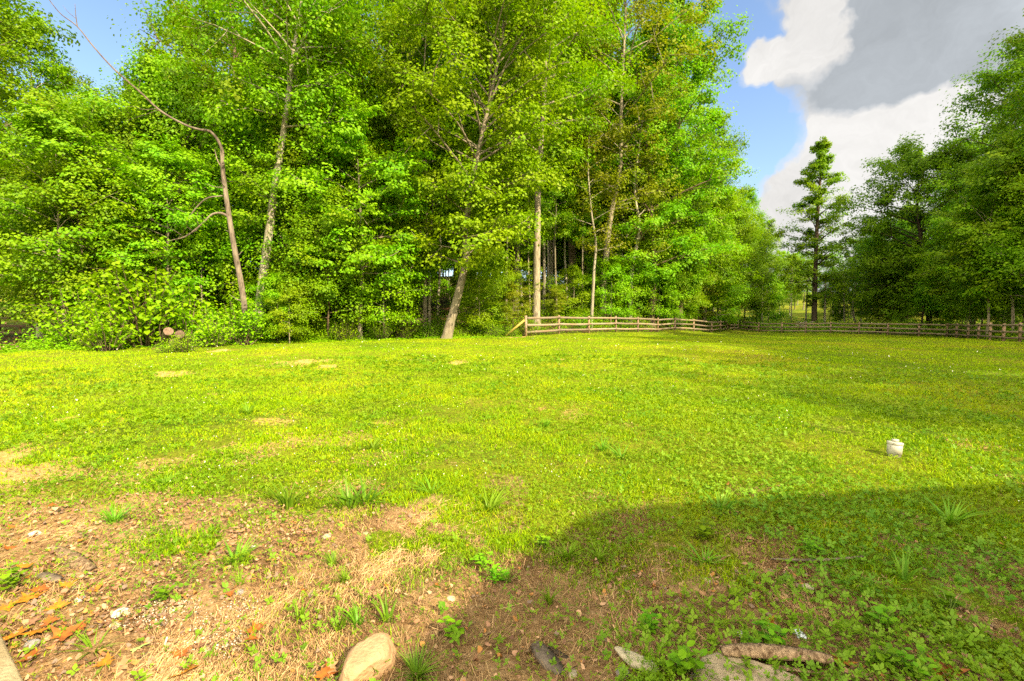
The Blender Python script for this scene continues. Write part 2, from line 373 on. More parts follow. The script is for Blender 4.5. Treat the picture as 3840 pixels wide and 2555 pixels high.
def leaf_arrays(c, nrm, az, ln, wd, rnd, fold=.0):
    """kite leaves: c centres (n,3), nrm normals, az random angle, ln length, wd width"""
    nrm = nrm/(np.linalg.norm(nrm, axis=1)[:, None]+1e-9)
    ref = np.where(np.abs(nrm[:, 2:3]) < .95, np.array([[0., 0, 1]]), np.array([[1., 0, 0]]))
    a = np.cross(nrm, ref); a /= np.linalg.norm(a, axis=1)[:, None]+1e-9; b = np.cross(nrm, a)
    u = a*np.cos(az)[:, None]+b*np.sin(az)[:, None]; v = np.cross(nrm, u)
    ln = ln[:, None]; wd = wd[:, None]
    V = np.stack([c-u*ln*.5, c-u*ln*.08+v*wd*.5+nrm*fold*wd, c+u*ln*.5, c-u*ln*.08-v*wd*.5+nrm*fold*wd], 1).reshape(-1, 3)
    F = np.arange(len(c)*4).reshape(-1, 4)
    return V, F, rnd
def spray_leaves(g, cen, dirs, rad, per, flat, lsize, tilt=.55, droop=.25, vertical=False):
    """flattened sprays of leaves round each centre"""
    n = len(cen); m = n*per
    c = np.repeat(cen, per, 0); r = np.repeat(rad, per)
    th = g.random(m)*2*PI; q = np.sqrt(g.random(m))
    o = np.stack([np.cos(th)*q, np.sin(th)*q, g.normal(0, flat, m)], 1)
    d = np.repeat(dirs, per, 0); dh = d.copy(); dh[:, 2] *= .4
    o = o + dh*(o*dh).sum(1)[:, None]*.35
    c = c+o*r[:, None]; c[:, 2] -= droop*(q**2)*r
    tl = tilt*.6; nr = np.stack([g.normal(0, tl, m), g.normal(0, tl, m), g.normal(.75, tl*.5, m)], 1) + o*np.array([.75, .75, 1.1]) + d*.45
    ls = lsize*(.65+.7*g.random(m))
    return leaf_arrays(c, nr, g.random(m)*2*PI, ls, ls*.78, g.random(m))
PROF = {
 'oval': lambda t: np.sin(PI*(t*.80+.16))**.75,
 'forest': lambda t: (.45+.55*np.sin(PI*np.clip(t*1.05, 0, 1)**.8))*np.where(t > .9, (1-t)*6+.4, 1),
 'cone': lambda t: (1.02-t)**.85*(.65+.35*np.sin(PI*min(t*3, 1)/2)),
 'dome': lambda t: np.sqrt(np.clip(1-(t*.97)**2.4, .02, 1))*(.75+.25*t),
 'open': lambda t: np.sin(PI*(t*.75+.2))**.9,
}
def tree_meshes(seed, H, tr, cb, R, prof='oval', limbs=44, el=(.15, 1.0), leaf='maple', bark='grey', lsize=.17, per=60, srad=.8, flat=.10,
                pts=None, wob=.03, subs=4, tilt=.55, droop=.25, toptr=.12, sides=9, name='tree', gap=0., side=None, bdroop=.35, dead=0, twig=0.):
    g = np.random.default_rng(seed)
    if pts is None:
        k = 7; hh = np.linspace(0, H, k); off = np.cumsum(g.normal(0, wob, (k, 2))*H/k*1.6, 0); off -= off[0]
        pts = np.column_stack([off, hh])
    tp = catmull(pts, 26); H = tp[-1, 2]
    frac = np.linspace(0, 1, 26); trad = tr*(1-frac)**.8*(1-toptr)+tr*toptr*.4
    T = Tubes(); T.add(tp - np.array([0, 0, .25]), trad, sides, g, .55, .12)
    def trunk_at(h):
        x = np.interp(h, tp[:, 2], tp[:, 0]); y = np.interp(h, tp[:, 2], tp[:, 1]); return np.array([x, y, h]), float(np.interp(h, tp[:, 2], trad))
    cen, dr, rd = [], [], []
    lump = g.random(40)
    for i in range(limbs):
        t = (i+.5)/limbs + g.normal(0, .012); t = min(max(t, 0), .985)
        h = cb+t*(H-cb); p0, r0 = trunk_at(h)
        az = i*2.399963+g.normal(0, .35)
        if side is not None: az = side[0]+g.normal(0, side[1])
        Lg = R*float(PROF[prof](t))*(.5+.7*lump[i % 40])
        if gap and g.random() < gap: Lg *= .45
        e = el[0]+(el[1]-el[0])*t+g.normal(0, .12)
        m = 6; p = p0.copy(); P_ = [p.copy()]; dz = math.tan(min(e, 1.25)); hd = np.array([math.cos(az), math.sin(az)])
        for s_ in range(m):
            f = (s_+1)/m; sl = dz*(1-f*bdroop*1.5); hd = hd+g.normal(0, .10, 2); hd /= np.linalg.norm(hd)
            st = Lg/m/math.sqrt(1+.25*sl*sl); p = p+np.array([hd[0]*st, hd[1]*st, sl*st]); P_.append(p.copy())
        P_ = np.array(P_); br = min(r0*.55, .012+Lg*.016)
        T.add(P_, np.linspace(br, br*.18, m+1), 5)
        L3 = lambda f: np.array([np.interp(f*m, np.arange(m+1), P_[:, q]) for q in range(3)])
        fdir = (P_[-1]-P_[0]); fdir /= np.linalg.norm(fdir)+1e-9
        if g.random() < dead: continue
        rs = srad*min(1., .42+.85*Lg/R); cen.append(P_[-1]); dr.append(fdir); rd.append(rs*(.8+.5*g.random()))
        for k in range(subs):
            f = .30+.68*(k+g.random())/subs; q = L3(f); sa = az+(1 if k % 2 else -1)*(.6+.5*g.random())
            sl = Lg*(.30+.28*g.random())*(1.1-f*.5); e2 = g.normal(.12, .22)
            e2 += g.normal(0, twig); dv = np.array([math.cos(sa)*math.cos(e2), math.sin(sa)*math.cos(e2), math.sin(e2)])
            q2 = q+dv*sl; qm = (q+q2)/2+g.normal(0, .04*sl, 3)
            T.add(np.array([q, qm, q2]), np.array([br*.42, br*.28, .008]), 4)
            for ff in (.55, 1.02):
                cen.append(q+(q2-q)*ff+g.normal(0, .28, 3)*srad); dr.append(dv); rd.append(rs*(.6+.5*g.random())*(.85 if ff < 1 else 1))
    cen = np.array(cen); dr = np.array(dr); rd = np.array(rd)
    Vl, Fl, rn = spray_leaves(g, cen, dr, rd, per, flat, lsize, tilt, droop)
    return T.mesh(name+'_trunk', MB[bark]), mesh_from(name+'_crown', Vl, Fl, ML[leaf], {'rnd': ('FACE', rn)})
NOWHERE = []
def tree_thing(name, label, cat, group, **kw):
    tm, cm = tree_meshes(name=name, **kw)
    r = link(name, None); tag(r, label, cat, group)
    link('trunk', tm, r); link('crown', cm, r)
    return r

RND = dict(flat=.36, tilt=.85, droop=.12, el=(.25, 1.1), twig=.45)
def at(u, v, d):
    q = pxdir(u, v); t = d/q.y; return np.array([q.x*t, d, CAM_H+q.z*t])
def hero(name, label, cat, px, d, r, depth=0., group=None, **kw):
    for k_, v_ in RND.items(): kw.setdefault(k_, v_)
    """a tree whose trunk follows points read off the photograph, standing at depth d"""
    b = P(px[0][0], d); base = np.array(b)
    pts = [np.zeros(3)]
    for k, (u, v) in enumerate(px[1:]): pts.append(at(u, v, d+depth*(k+1)/len(px))-base)
    kw.setdefault('cb', 4)
    o = tree_thing(name, label, cat, group, H=1, tr=r, pts=np.array(pts), **kw)
    o.location = b; return o
class Kind:
    """one tree built once; further ones are copies of the thing and its parts"""
    def __init__(s, name, cat, **kw):
        for k_, v_ in RND.items(): kw.setdefault(k_, v_)
        s.root = tree_thing(name, 'tree', cat, None, **kw); s.used = False
    def put(s, x, y, scale, label, group, rz=None, sink=.05):
        rz = random.uniform(0, 6.28) if rz is None else rz
        loc = (x, y, gz(x, y)-sink)
        if not s.used:
            s.used = True; o = s.root; o.location = loc; o.rotation_euler = (0, 0, rz); o.scale = (scale,)*3
            o['label'] = label
            if group: o['group'] = group
            return o
        o = clone(s.root, loc, rz, scale, label, group)
        if not group and 'group' in o: del o['group']
        return o
random.seed(5)
# ---- trees at the front of the left woods, each with its own trunk line
hero('pale_trunk_tree', 'tall tree with smooth pale grey leaning trunk right of the dead bare tree', 'tree',
     [(957,1240),(975,1110),(1003,890),(1030,690),(1058,510),(1078,370),(1098,200),(1125,20),(1150,-180)], 23, .27,
     seed=11, cb=10.5, R=4.4, prof='oval', limbs=46, leaf='maple', bark='pale', per=80, lsize=.15, srad=.95)
hero('leaning_maple', 'thick ridged trunk kinked to the right beside the low rail fence, bright crown', 'tree',
     [(1672,1250),(1690,1190),(1712,1110),(1748,960),(1745,850),(1765,700),(1805,500),(1850,300),(1885,100),(1900,-120)], 25.5, .30,
     seed=12, cb=3.8, R=5.0, prof='oval', limbs=64, leaf='bright', bark='grey', per=110, lsize=.16, srad=.95, flat=.25)
hero('straight_trunk_tree', 'tall straight brown grey trunk rising behind the near end of the rail fence', 'tree',
     [(2010,1190),(2012,1000),(2016,800),(2018,660),(2032,480),(2046,250),(2040,20),(2050,-200)], 33, .33,
     seed=13, cb=11, R=6.2, prof='oval', limbs=40, leaf='maple', bark='grey', per=90, lsize=.19, srad=1.0)
hero('slender_tree', 'slender grey tree left of the kinked leaning trunk, beside its twin', 'tree',
     [(1592,1215),(1594,1050),(1600,850),(1596,600),(1590,300),(1600,60)], 28, .16,
     seed=14, cb=8, R=3.6, prof='oval', limbs=26, leaf='maple', bark='grey', per=70, lsize=.17)
hero('slender_tree', 'thinner twin of the slender grey tree, close on its right side', 'tree',
     [(1610,1212),(1611,1050),(1618,850),(1630,620),(1650,420)], 28.3, .11,
     seed=15, cb=7, R=2.8, prof='oval', limbs=20, leaf='maple', bark='grey', per=60, lsize=.17)
hero('dark_trunk_tree', 'dark trunked tree in shade behind the leafy saplings left of centre', 'tree',
     [(1182,1240),(1180,1100),(1186,900),(1192,700),(1180,400),(1175,150)], 27, .23,
     seed=16, cb=7.5, R=5, prof='oval', limbs=34, leaf='oak', bark='dark', per=75, lsize=.18)
hero('stubby_trunk_tree', 'tree whose short grey trunk base shows right at the lawn edge under leafy boughs', 'tree',
     [(1352,1268),(1350,1200),(1358,1000),(1350,760),(1340,560)], 24.2, .17,
     seed=17, cb=3.4, R=4.3, prof='dome', limbs=34, leaf='maple', bark='grey', per=80, lsize=.15, flat=.16, el=(.05, .8), droop=.3)
hero('big_dark_oak', 'big oak with heavy dark brown trunk curving right up through the canopy', 'tree',
     [(1385,1190),(1398,950),(1430,660),(1492,380),(1520,150),(1530,-150)], 33, .46,
     seed=18, cb=9, R=7, prof='oval', limbs=46, leaf='oak', bark='brown', per=90, lsize=.20, srad=1.05)
hero('slanting_oak', 'dark oak trunk slanting to the right behind the kinked maple', 'tree',
     [(1705,1160),(1722,950),(1768,750),(1830,480),(1865,280),(1905,-60)], 38, .42,
     seed=19, cb=12, R=7.2, prof='oval', limbs=44, leaf='maple', bark='dark', per=90, lsize=.21, srad=1.1)
hero('thin_pale_tree', 'thin pale forked tree with sparse leaves behind the rail fence', 'tree',
     [(2216,1180),(2228,1000),(2234,900),(2216,770),(2205,600),(2215,430)], 37, .15,
     seed=20, cb=6, R=3.2, prof='open', limbs=22, leaf='olive', bark='pale', per=26, lsize=.15, gap=.3)
hero('mossy_trunk_tree', 'stout mossy trunk just right of the thin pale forked tree', 'tree',
     [(2256,1170),(2268,1000),(2290,800),(2325,620),(2330,400),(2345,60),(2350,-150)], 40, .34,
     seed=21, cb=10, R=6.4, prof='oval', limbs=42, leaf='olive', bark='grey', per=70, lsize=.2, srad=1.0)
hero('reddish_twig_tree', 'open tree with reddish young leaves and bare twigs above the middle of the rail fence', 'tree',
     [(2362,1180),(2370,1000),(2398,850),(2380,700),(2400,520),(2420,330)], 41, .22,
     seed=22, cb=6, R=5, prof='open', limbs=34, leaf='olive', bark='pale', per=34, lsize=.16, gap=.25)
hero('edge_oak', 'huge leafy oak forming the right end of the left woods, top out of frame', 'tree',
     [(2540,1205),(2545,1000),(2530,700),(2545,400),(2560,100),(2550,-150)], 46, .5,
     seed=23, cb=5, R=4.9, prof='oval', limbs=60, leaf='oak', bark='brown', per=95, lsize=.22, srad=1.1)
hero('edge_maple', 'leafy maple in front of the huge end oak, boughs hanging to the fence', 'tree',
     [(2440,1215),(2450,1000),(2440,700),(2460,420),(2450,200)], 43, .36,
     seed=24, cb=2.4, R=6.0, prof='oval', limbs=58, leaf='maple', bark='brown', per=90, lsize=.19, srad=.95, flat=.22, droop=.25)
hero('drooping_maple', 'broad low maple hanging bright layered boughs over the fence left of its first corner', 'tree',
     [(2640,1225),(2645,1050),(2640,850),(2655,650)], 52, .26,
     seed=25, cb=1.6, R=5.2, prof='dome', limbs=54, leaf='bright', bark='grey', per=85, lsize=.19, srad=.95, flat=.18, droop=.3, el=(.0, .9))

K_mid = [Kind('young_maple', 'tree', seed=71, H=12, tr=.10, cb=1.8, R=4.0, prof='dome', limbs=50, leaf='maple', bark='grey', per=105, lsize=.12, srad=.8, flat=.42, tilt=.75, droop=.15, twig=.5, el=(.35, 1.15)),
         Kind('young_maple', 'tree', seed=72, H=14, tr=.12, cb=2.5, R=4.4, prof='dome', limbs=52, leaf='maple', bark='brown', per=105, lsize=.13, srad=.85, flat=.42, tilt=.75, droop=.15, twig=.5, el=(.35, 1.15)),
         Kind('young_maple', 'tree', seed=73, H=10, tr=.09, cb=1.4, R=4.2, prof='dome', limbs=48, leaf='oak', bark='grey', per=100, lsize=.12, srad=.82, flat=.38, tilt=.7, droop=.15, twig=.5, el=(.3, 1.1))]
# the dead tree with its long bare bough
def dead_tree():
    d = 21.0; b = P(930, d); T = Tubes(); g = np.random.default_rng(3)
    def br(px, r0, r1, dd=0., n=18, sides=8):
        pts = [at(u, v, d+dd*k/len(px)) for k, (u, v) in enumerate(px)]
        if px[0] == (930, 1240): pts[0] = np.array(b)-np.array([0, 0, .2])
        T.add(catmull(pts, n)-np.array(b), np.linspace(r0, r1, n), sides, g, 0, .15)
    br([(930,1240),(912,1110),(884,960),(862,830),(846,720),(836,640),(833,565)], .135, .080, n=26)
    t2 = Tubes(); T1 = T; T = t2
    br([(836,575),(822,535),(790,495),(740,485),(680,462),(600,415),(530,350),(430,262),(350,175),(290,100),(225,50),(170,-20)], .068, .014, -1.5, 40)
    br([(290,100),(284,55),(281,15)], .022, .008, 0, 8, 5); br([(285,70),(255,45),(235,20)], .014, .006, 0, 8, 5)
    br([(590,408),(540,412),(505,400),(470,402)], .02, .006, 0, 8, 5); br([(530,352),(520,330),(528,300)], .02, .006, 0, 8, 5)
    br([(600,412),(560,425),(470,455)], .018, .006, 0, 8, 5)
    L_ = link('bough', t2.mesh('dead_bough', MB['dead'])); t2 = Tubes(); T = t2
    br([(860,815),(830,800),(795,805),(760,838),(722,870),(690,890),(650,900),(612,912)], .06, .015, -.8, 26)
    br([(722,868),(700,840),(728,790),(775,745),(835,735)], .035, .03, -.3, 20, 6)
    br([(690,890),(650,862),(600,845),(570,820),(550,785)], .022, .006, -.5, 14, 5); br([(745,850),(738,820),(742,795)], .018, .006, 0, 8, 5)
    br([(700,880),(740,862),(745,830)], .02, .008, 0, 8, 5)
    l2 = link('bough', t2.mesh('dead_low_bough', MB['dead'])); tw = []
    for q in ([(840,705),(800,700),(775,690)], [(838,640),(815,600),(805,560)]):
        T = Tubes(); br(q, .03, .01, 0, 8, 5); tw.append(link('twig', T.mesh('dead_twig', MB['dead'])))
    r = link('dead_tree', None, None, b)
    tag(r, 'dead bare tree whose long leafless bough arches up to the top left', 'dead tree')
    link('trunk', T1.mesh('dead_trunk', MB['dead']), r); L_.parent = r; l2.parent = r; 
    gg = np.random.default_rng(8)
    for k in range(7):
        v_ = 620+85*k; u_ = np.interp(v_, [565,640,720,830,960,1110,1240], [833,836,846,862,884,912,930]); q0 = at(u_, v_, d)-np.array(b); a_ = gg.random()*6.28; l_ = .25+.5*gg.random()
        T2 = Tubes(); T2.add(np.array([q0, q0+np.array([math.cos(a_)*l_*.5, math.sin(a_)*l_*.5, .08]), q0+np.array([math.cos(a_)*l_, math.sin(a_)*l_, .12+.2*gg.random()])]), np.array([.03, .018, .006]), 5)
        link('twig', T2.mesh('dead_twig', MB['dead']), r)
    tw[0].parent = r; tw[1].parent = r; l2['label'] = 'low crooked bare bough with twigs'
    return r
dead_tree()

# ---- kinds that are copied
kw_edge = dict(prof='oval', per=90)
K_maple = [Kind('maple_tree', 'tree', seed=31, H=26, tr=.30, cb=4.6, R=5.4, prof='oval', limbs=56, leaf='maple', bark='grey', per=68, lsize=.19, srad=.95),
           Kind('maple_tree', 'tree', seed=32, H=27, tr=.26, cb=6, R=4.8, prof='open', limbs=48, leaf='bright', bark='pale', per=66, lsize=.18, srad=.9)]
K_oak = [Kind('oak_tree', 'tree', seed=33, H=28, tr=.40, cb=7, R=6.2, prof='oval', limbs=54, leaf='oak', bark='brown', per=72, lsize=.20, srad=1.05),
         Kind('oak_tree', 'tree', seed=34, H=24, tr=.34, cb=2.5, R=8.0, prof='dome', limbs=64, leaf='deep', bark='dark', per=85, lsize=.20, srad=1.0)]
K_poplar = [Kind('poplar_tree', 'tree', seed=35, H=28, tr=.20, cb=12, R=3.6, prof='oval', limbs=40, leaf='bright', bark='pale', per=60, lsize=.19, srad=.85),
            Kind('poplar_tree', 'tree', seed=36, H=24, tr=.16, cb=11, R=3.2, prof='open', limbs=34, leaf='maple', bark='grey', per=60, lsize=.19, srad=.8)]
K_under = [Kind('sapling', 'sapling', seed=41, H=7.5, tr=.07, cb=1.2, R=2.7, prof='oval', limbs=28, leaf='maple', bark='brown', per=78, lsize=.11, twig=.45, srad=.66, flat=.28, el=(.3, 1.0), droop=.25, tilt=.5, subs=4, bdroop=.7),
           Kind('sapling', 'sapling', seed=42, H=5.2, tr=.05, cb=.7, R=2.2, prof='oval', limbs=24, leaf='bright', bark='grey', per=70, lsize=.105, twig=.45, srad=.56, flat=.28, el=(.3, 1.0), droop=.25, tilt=.5, subs=4, bdroop=.7),
           Kind('sapling', 'sapling', seed=43, H=10, tr=.09, cb=2.2, R=3.2, prof='open', limbs=34, leaf='maple', bark='grey', per=60, lsize=.14, twig=.1, srad=.7, flat=.16, el=(.35, 1.1), droop=.25, tilt=.5),
           Kind('sapling', 'sapling', seed=44, H=6, tr=.05, cb=1.0, R=2.2, prof='open', limbs=24, leaf='olive', bark='brown', per=48, lsize=.11, srad=.55, flat=.16, el=(.35, 1.1), gap=.2)]
K_pine = Kind('pine_tree', 'tree', seed=45, H=19, tr=.25, cb=2.5, R=4.2, prof='cone', limbs=64, leaf='pine', bark='brown', per=150, lsize=.11, srad=.62, flat=.22, el=(.05, .7), tilt=1.1, droop=.05, bdroop=-.1)

def dense_shrub(seed, leaf, H, R, n, lsize, wide=.95, name='shrub'):
    """woody stems with leaves held out along them; wide leaves in six-cornered outline"""
    g = np.random.default_rng(seed); T = Tubes(); cs, ns, ls = [], [], []
    for i in range(n):
        az = g.random()*2*PI; out_ = R*math.sqrt(g.random())*.95; h = H*(.45+.55*g.random())*(1-.45*(out_/R)**2)
        p0 = np.array([math.cos(az)*out_*.25, math.sin(az)*out_*.25, -.05]); p3 = np.array([math.cos(az)*out_, math.sin(az)*out_, h])
        pm = (p0+p3)/2+np.array([g.normal(0, .1), g.normal(0, .1), h*.15])
        cv = catmull([p0, pm, p3], 9); T.add(cv, np.linspace(.006+.006*H, .004, 9), 5)
        m = int(9+8*h)
        f = .12+.9*g.random(m); q = np.stack([np.interp(f, np.linspace(0, 1, 9), cv[:, k]) for k in range(3)], 1)
        a2 = g.random(m)*2*PI; rr_ = .05+lsize*1.6*g.random(m)
        q = q+np.stack([np.cos(a2)*rr_, np.sin(a2)*rr_, g.normal(.0, .05, m)], 1)
        cs.append(q); ns.append(np.stack([np.cos(a2)*.5+g.normal(0, .3, m), np.sin(a2)*.5+g.normal(0, .3, m), np.full(m, .9)], 1)); ls.append(lsize*(.6+.6*g.random(m)))
    c = np.vstack(cs); nr = np.vstack(ns); ln = np.concatenate(ls); m = len(c)
    nr /= np.linalg.norm(nr, axis=1)[:, None]; a = np.cross(nr, [[0.02, 0.01, 1.]]); a /= np.linalg.norm(a, axis=1)[:, None]+1e-9; b = np.cross(nr, a)
    az = PI/2+g.normal(0, .5, m); u = a*np.cos(az)[:, None]+b*np.sin(az)[:, None]; v = np.cross(nr, u)
    shp = [(-.5, 0, 0), (-.3, .36*wide, .06), (.08, .42*wide, .08), (.5, 0, -.12), (.08, -.42*wide, .08), (-.3, -.36*wide, .06)]
    V = np.stack([c+u*(ln*x)[:, None]+v*(ln*y)[:, None]+nr*(ln*z_)[:, None] for x, y, z_ in shp], 1).reshape(-1, 3)
    k = np.arange(m)[:, None]*6; F = np.vstack([k+[[0, 1, 2, 3]], k+[[0, 3, 4, 5]]])
    rn = g.random(m)
    return T.mesh(name+'_stem', MB['brown']), mesh_from(name+'_foliage', V, F, ML[leaf], {'rnd': ('FACE', np.tile(rn, 2))})
class ShrubKind(Kind):
    def __init__(s, name, cat, *a, **kw):
        t, f = dense_shrub(*a, name=name, **kw); s.root = link(name, None); tag(s.root, name, cat); s.used = False
        link('stem', t, s.root); link('foliage', f, s.root)
K_big = [ShrubKind('broadleaf_shrub', 'shrub', 51, 'bright', 3.1, 1.5, 60, .17), ShrubKind('broadleaf_shrub', 'shrub', 52, 'bright', 2.4, 1.5, 40, .17)]
K_shrub = [ShrubKind('shrub', 'shrub', 53, 'bright', 1.5, 1.1, 60, .10, wide=.8), ShrubKind('shrub', 'shrub', 54, 'maple', 1.9, 1.2, 66, .11, wide=.7), ShrubKind('shrub', 'shrub', 55, 'bright', 1.2, .9, 50, .09, wide=.8)]

# broad-leaved shrubs at the left edge of the lawn
for (u, d, s, k, lab) in [
    (545, 19.4, 1.35, 0, 'tallest light green broad-leaved shrub, growing behind the sawn log ends'),
    (400, 17.6, .85, 1, 'broad-leaved shrub left of the sawn log ends'),
    (800, 19.2, .72, 1, 'broad-leaved shrub in front of the dead tree foot'),
    (290, 18.8, .95, 0, 'broad-leaved shrub at the left before the dark fence gap'),
    (700, 20.2, 1.25, 1, 'broad-leaved shrub behind and right of the sawn log ends'),
    (905, 20.8, .8, 0, 'small broad-leaved shrub at the foot of the pale leaning trunk')]:
    p_ = P(u, d); K_big[k].put(p_.x, p_.y, s, lab, 'broad-leaved shrubs at the left lawn edge')
# saplings along the edge, read off the photograph
SAP = [(1960,34,3,.75,'olive sapling behind the brace at the fence end'),(2150,39,1,.9,'bright sapling behind the second bay of the rail fence'),(1760,33,1,.9,'bright sapling in the gap right of the kinked leaning trunk'),(1500,30,0,.7,'layered sapling in the gap left of the slender twin trees'),(2250,43,0,.9,'layered sapling behind the thin pale forked tree'),(1690,37,2,.8,'tall sapling behind the kinked leaning trunk'),
 (1040,22.2,1,.62,'yellow green sapling just right of the pale leaning trunk'),(1085,21.8,1,.55,'small sapling with thin stem standing alone at the lawn edge below the pale trunk'),
 (1120,24.5,2,.95,'tall sapling with layered boughs left of centre in the woods front'),(1230,23.6,0,.95,'layered sapling with wide flat sprays left of the grey stub trunk'),
 (1330,25.2,0,1.05,'layered sapling hanging its sprays behind the grey stub trunk'),(1440,24.8,1,1.0,'bright sapling between the grey stub trunk and the low rail fence'),
 (1530,29,2,.75,'tall sapling behind the low rail fence left of the slender twin trees'),(1800,28,1,.85,'bright sapling right of the kinked leaning trunk'),
 (1850,31,0,.6,'layered sapling in shade left of the straight brown trunk'),(1925,27.8,3,.5,'small pale sapling at the end of the rail fence'),
 (2080,35,3,.5,'small sapling behind the first bays of the rail fence'),
 (2290,39,1,1.1,'bright layered sapling behind the middle of the rail fence'),(2380,42,0,1.0,'layered sapling over the fence below the reddish open tree'),
 (2470,44,1,1.15,'bright sapling hanging over the fence before the end maple'),(2560,47.5,0,1.05,'layered sapling before the huge end oak'),
 (2700,56,1,1.2,'bright sapling at the first corner of the fence'),(2620,50,3,1.1,'small olive sapling left of the fence corner'),
 (330,21.5,0,1.05,'layered sapling behind the broad-leaved shrubs at the left'),(250,21,2,1.0,'tall sapling near the left edge of the view'),
(640,22,2,.9,'tall sapling behind the tallest broad-leaved shrub'),
 (760,23.5,1,1.15,'bright sapling behind the dead trunk')]
for (u, d, k, s, lab) in SAP:
    p_ = P(u, d); K_under[k].put(p_.x, p_.y, s, lab, 'saplings along the front of the woods')

# big trees to the left
BIG = [(-60,23,K_maple[0],.70,'leafy maple filling the left margin of the view'),(150,27,K_maple[1],.66,'bright tall maple near the top left corner'),
 (330,31,K_maple[0],.62,'maple with rounded top against the blue gap at the upper left'),(560,34,K_pine,.92,'yellow green pine with soft drooping needle tufts at the left'),
 (430,40,K_pine,.95,'second soft needled pine, behind and left of the first'),(740,38,K_poplar[1],1.0,'airy tree with sky showing through, between the pine and the pale trunk'),
 (650,46,K_poplar[0],.82,'airy pale trunked tree behind the pine, sky above its top'),(900,31,K_oak[0],.85,'oak behind the dead tree'),
 (1290,36,K_maple[0],1.05,'tall maple in the middle left of the canopy'),(1100,41,K_oak[0],1.1,'oak deep behind the dark trunked tree'),
 (1560,43,K_maple[1],1.15,'bright maple deep behind the slender twin trees'),(1930,41,K_maple[0],1.12,'tall maple behind the straight brown trunk'),
 (2140,46,K_oak[0],1.15,'tall oak behind the third bay of the rail fence'),(2250,52,K_maple[1],1.2,'bright maple high behind the thin pale forked tree'),
 (2060,56,K_poplar[0],1.2,'pale poplar deep in the woods behind the straight trunk'),(2660,60,K_oak[0],.92,'oak behind the huge end oak, at the edge of the sky gap'),
 (2400,58,K_oak[1],1.15,'dark oak behind the reddish open tree'),(-300,25,K_oak[1],.9,'dark oak beyond the left margin'),
 (2790,70,K_poplar[1],.84,'airy small leaved tree at the left side of the sky gap'),(2850,76,K_maple[0],.62,'round maple low at the left side of the sky gap')]
for (u, d, k, s, lab) in BIG:
    p_ = P(u, d); k.put(p_.x, p_.y, s, lab, None)

MIDS = [(280,24.5,2,1.1,'round young maple at the left behind the low shrubs'),(1075,26,0,1.0,'bright young maple right of the pale leaning trunk, hiding its middle'),
 (1170,25,2,.95,'young maple before the dark trunked tree'),(1290,27,1,.95,'tall young maple above the grey stub trunk'),(1420,27,0,.80,'bright young maple left of the slender twin trees'),
 (700,26,1,1.0,'young maple behind the bough of the dead tree'),(860,28,0,1.15,'bright young maple behind the dead trunk'),(500,25,2,1.1,'young maple behind the tallest broad-leaved shrub'),
 (2330,45,0,1.25,'bright young maple behind the middle bays of the lawn fence'),
 (2470,47,2,1.35,'round young maple before the end oak'),(2600,53,0,1.35,'bright young maple under the huge end oak'),(2720,60,1,1.1,'young maple at the fence corner'),(2690,64,0,1.35,'tall bright young maple at the right end of the left woods'),
 (2770,68,2,1.3,'round young maple just past the fence corner'),(2835,74,0,1.1,'bright young maple past the fence corner, below the sky gap')]
for (u, d, k, s, lab) in MIDS:
    p_ = P(u, d); K_mid[k].put(p_.x, p_.y, s, lab, None)
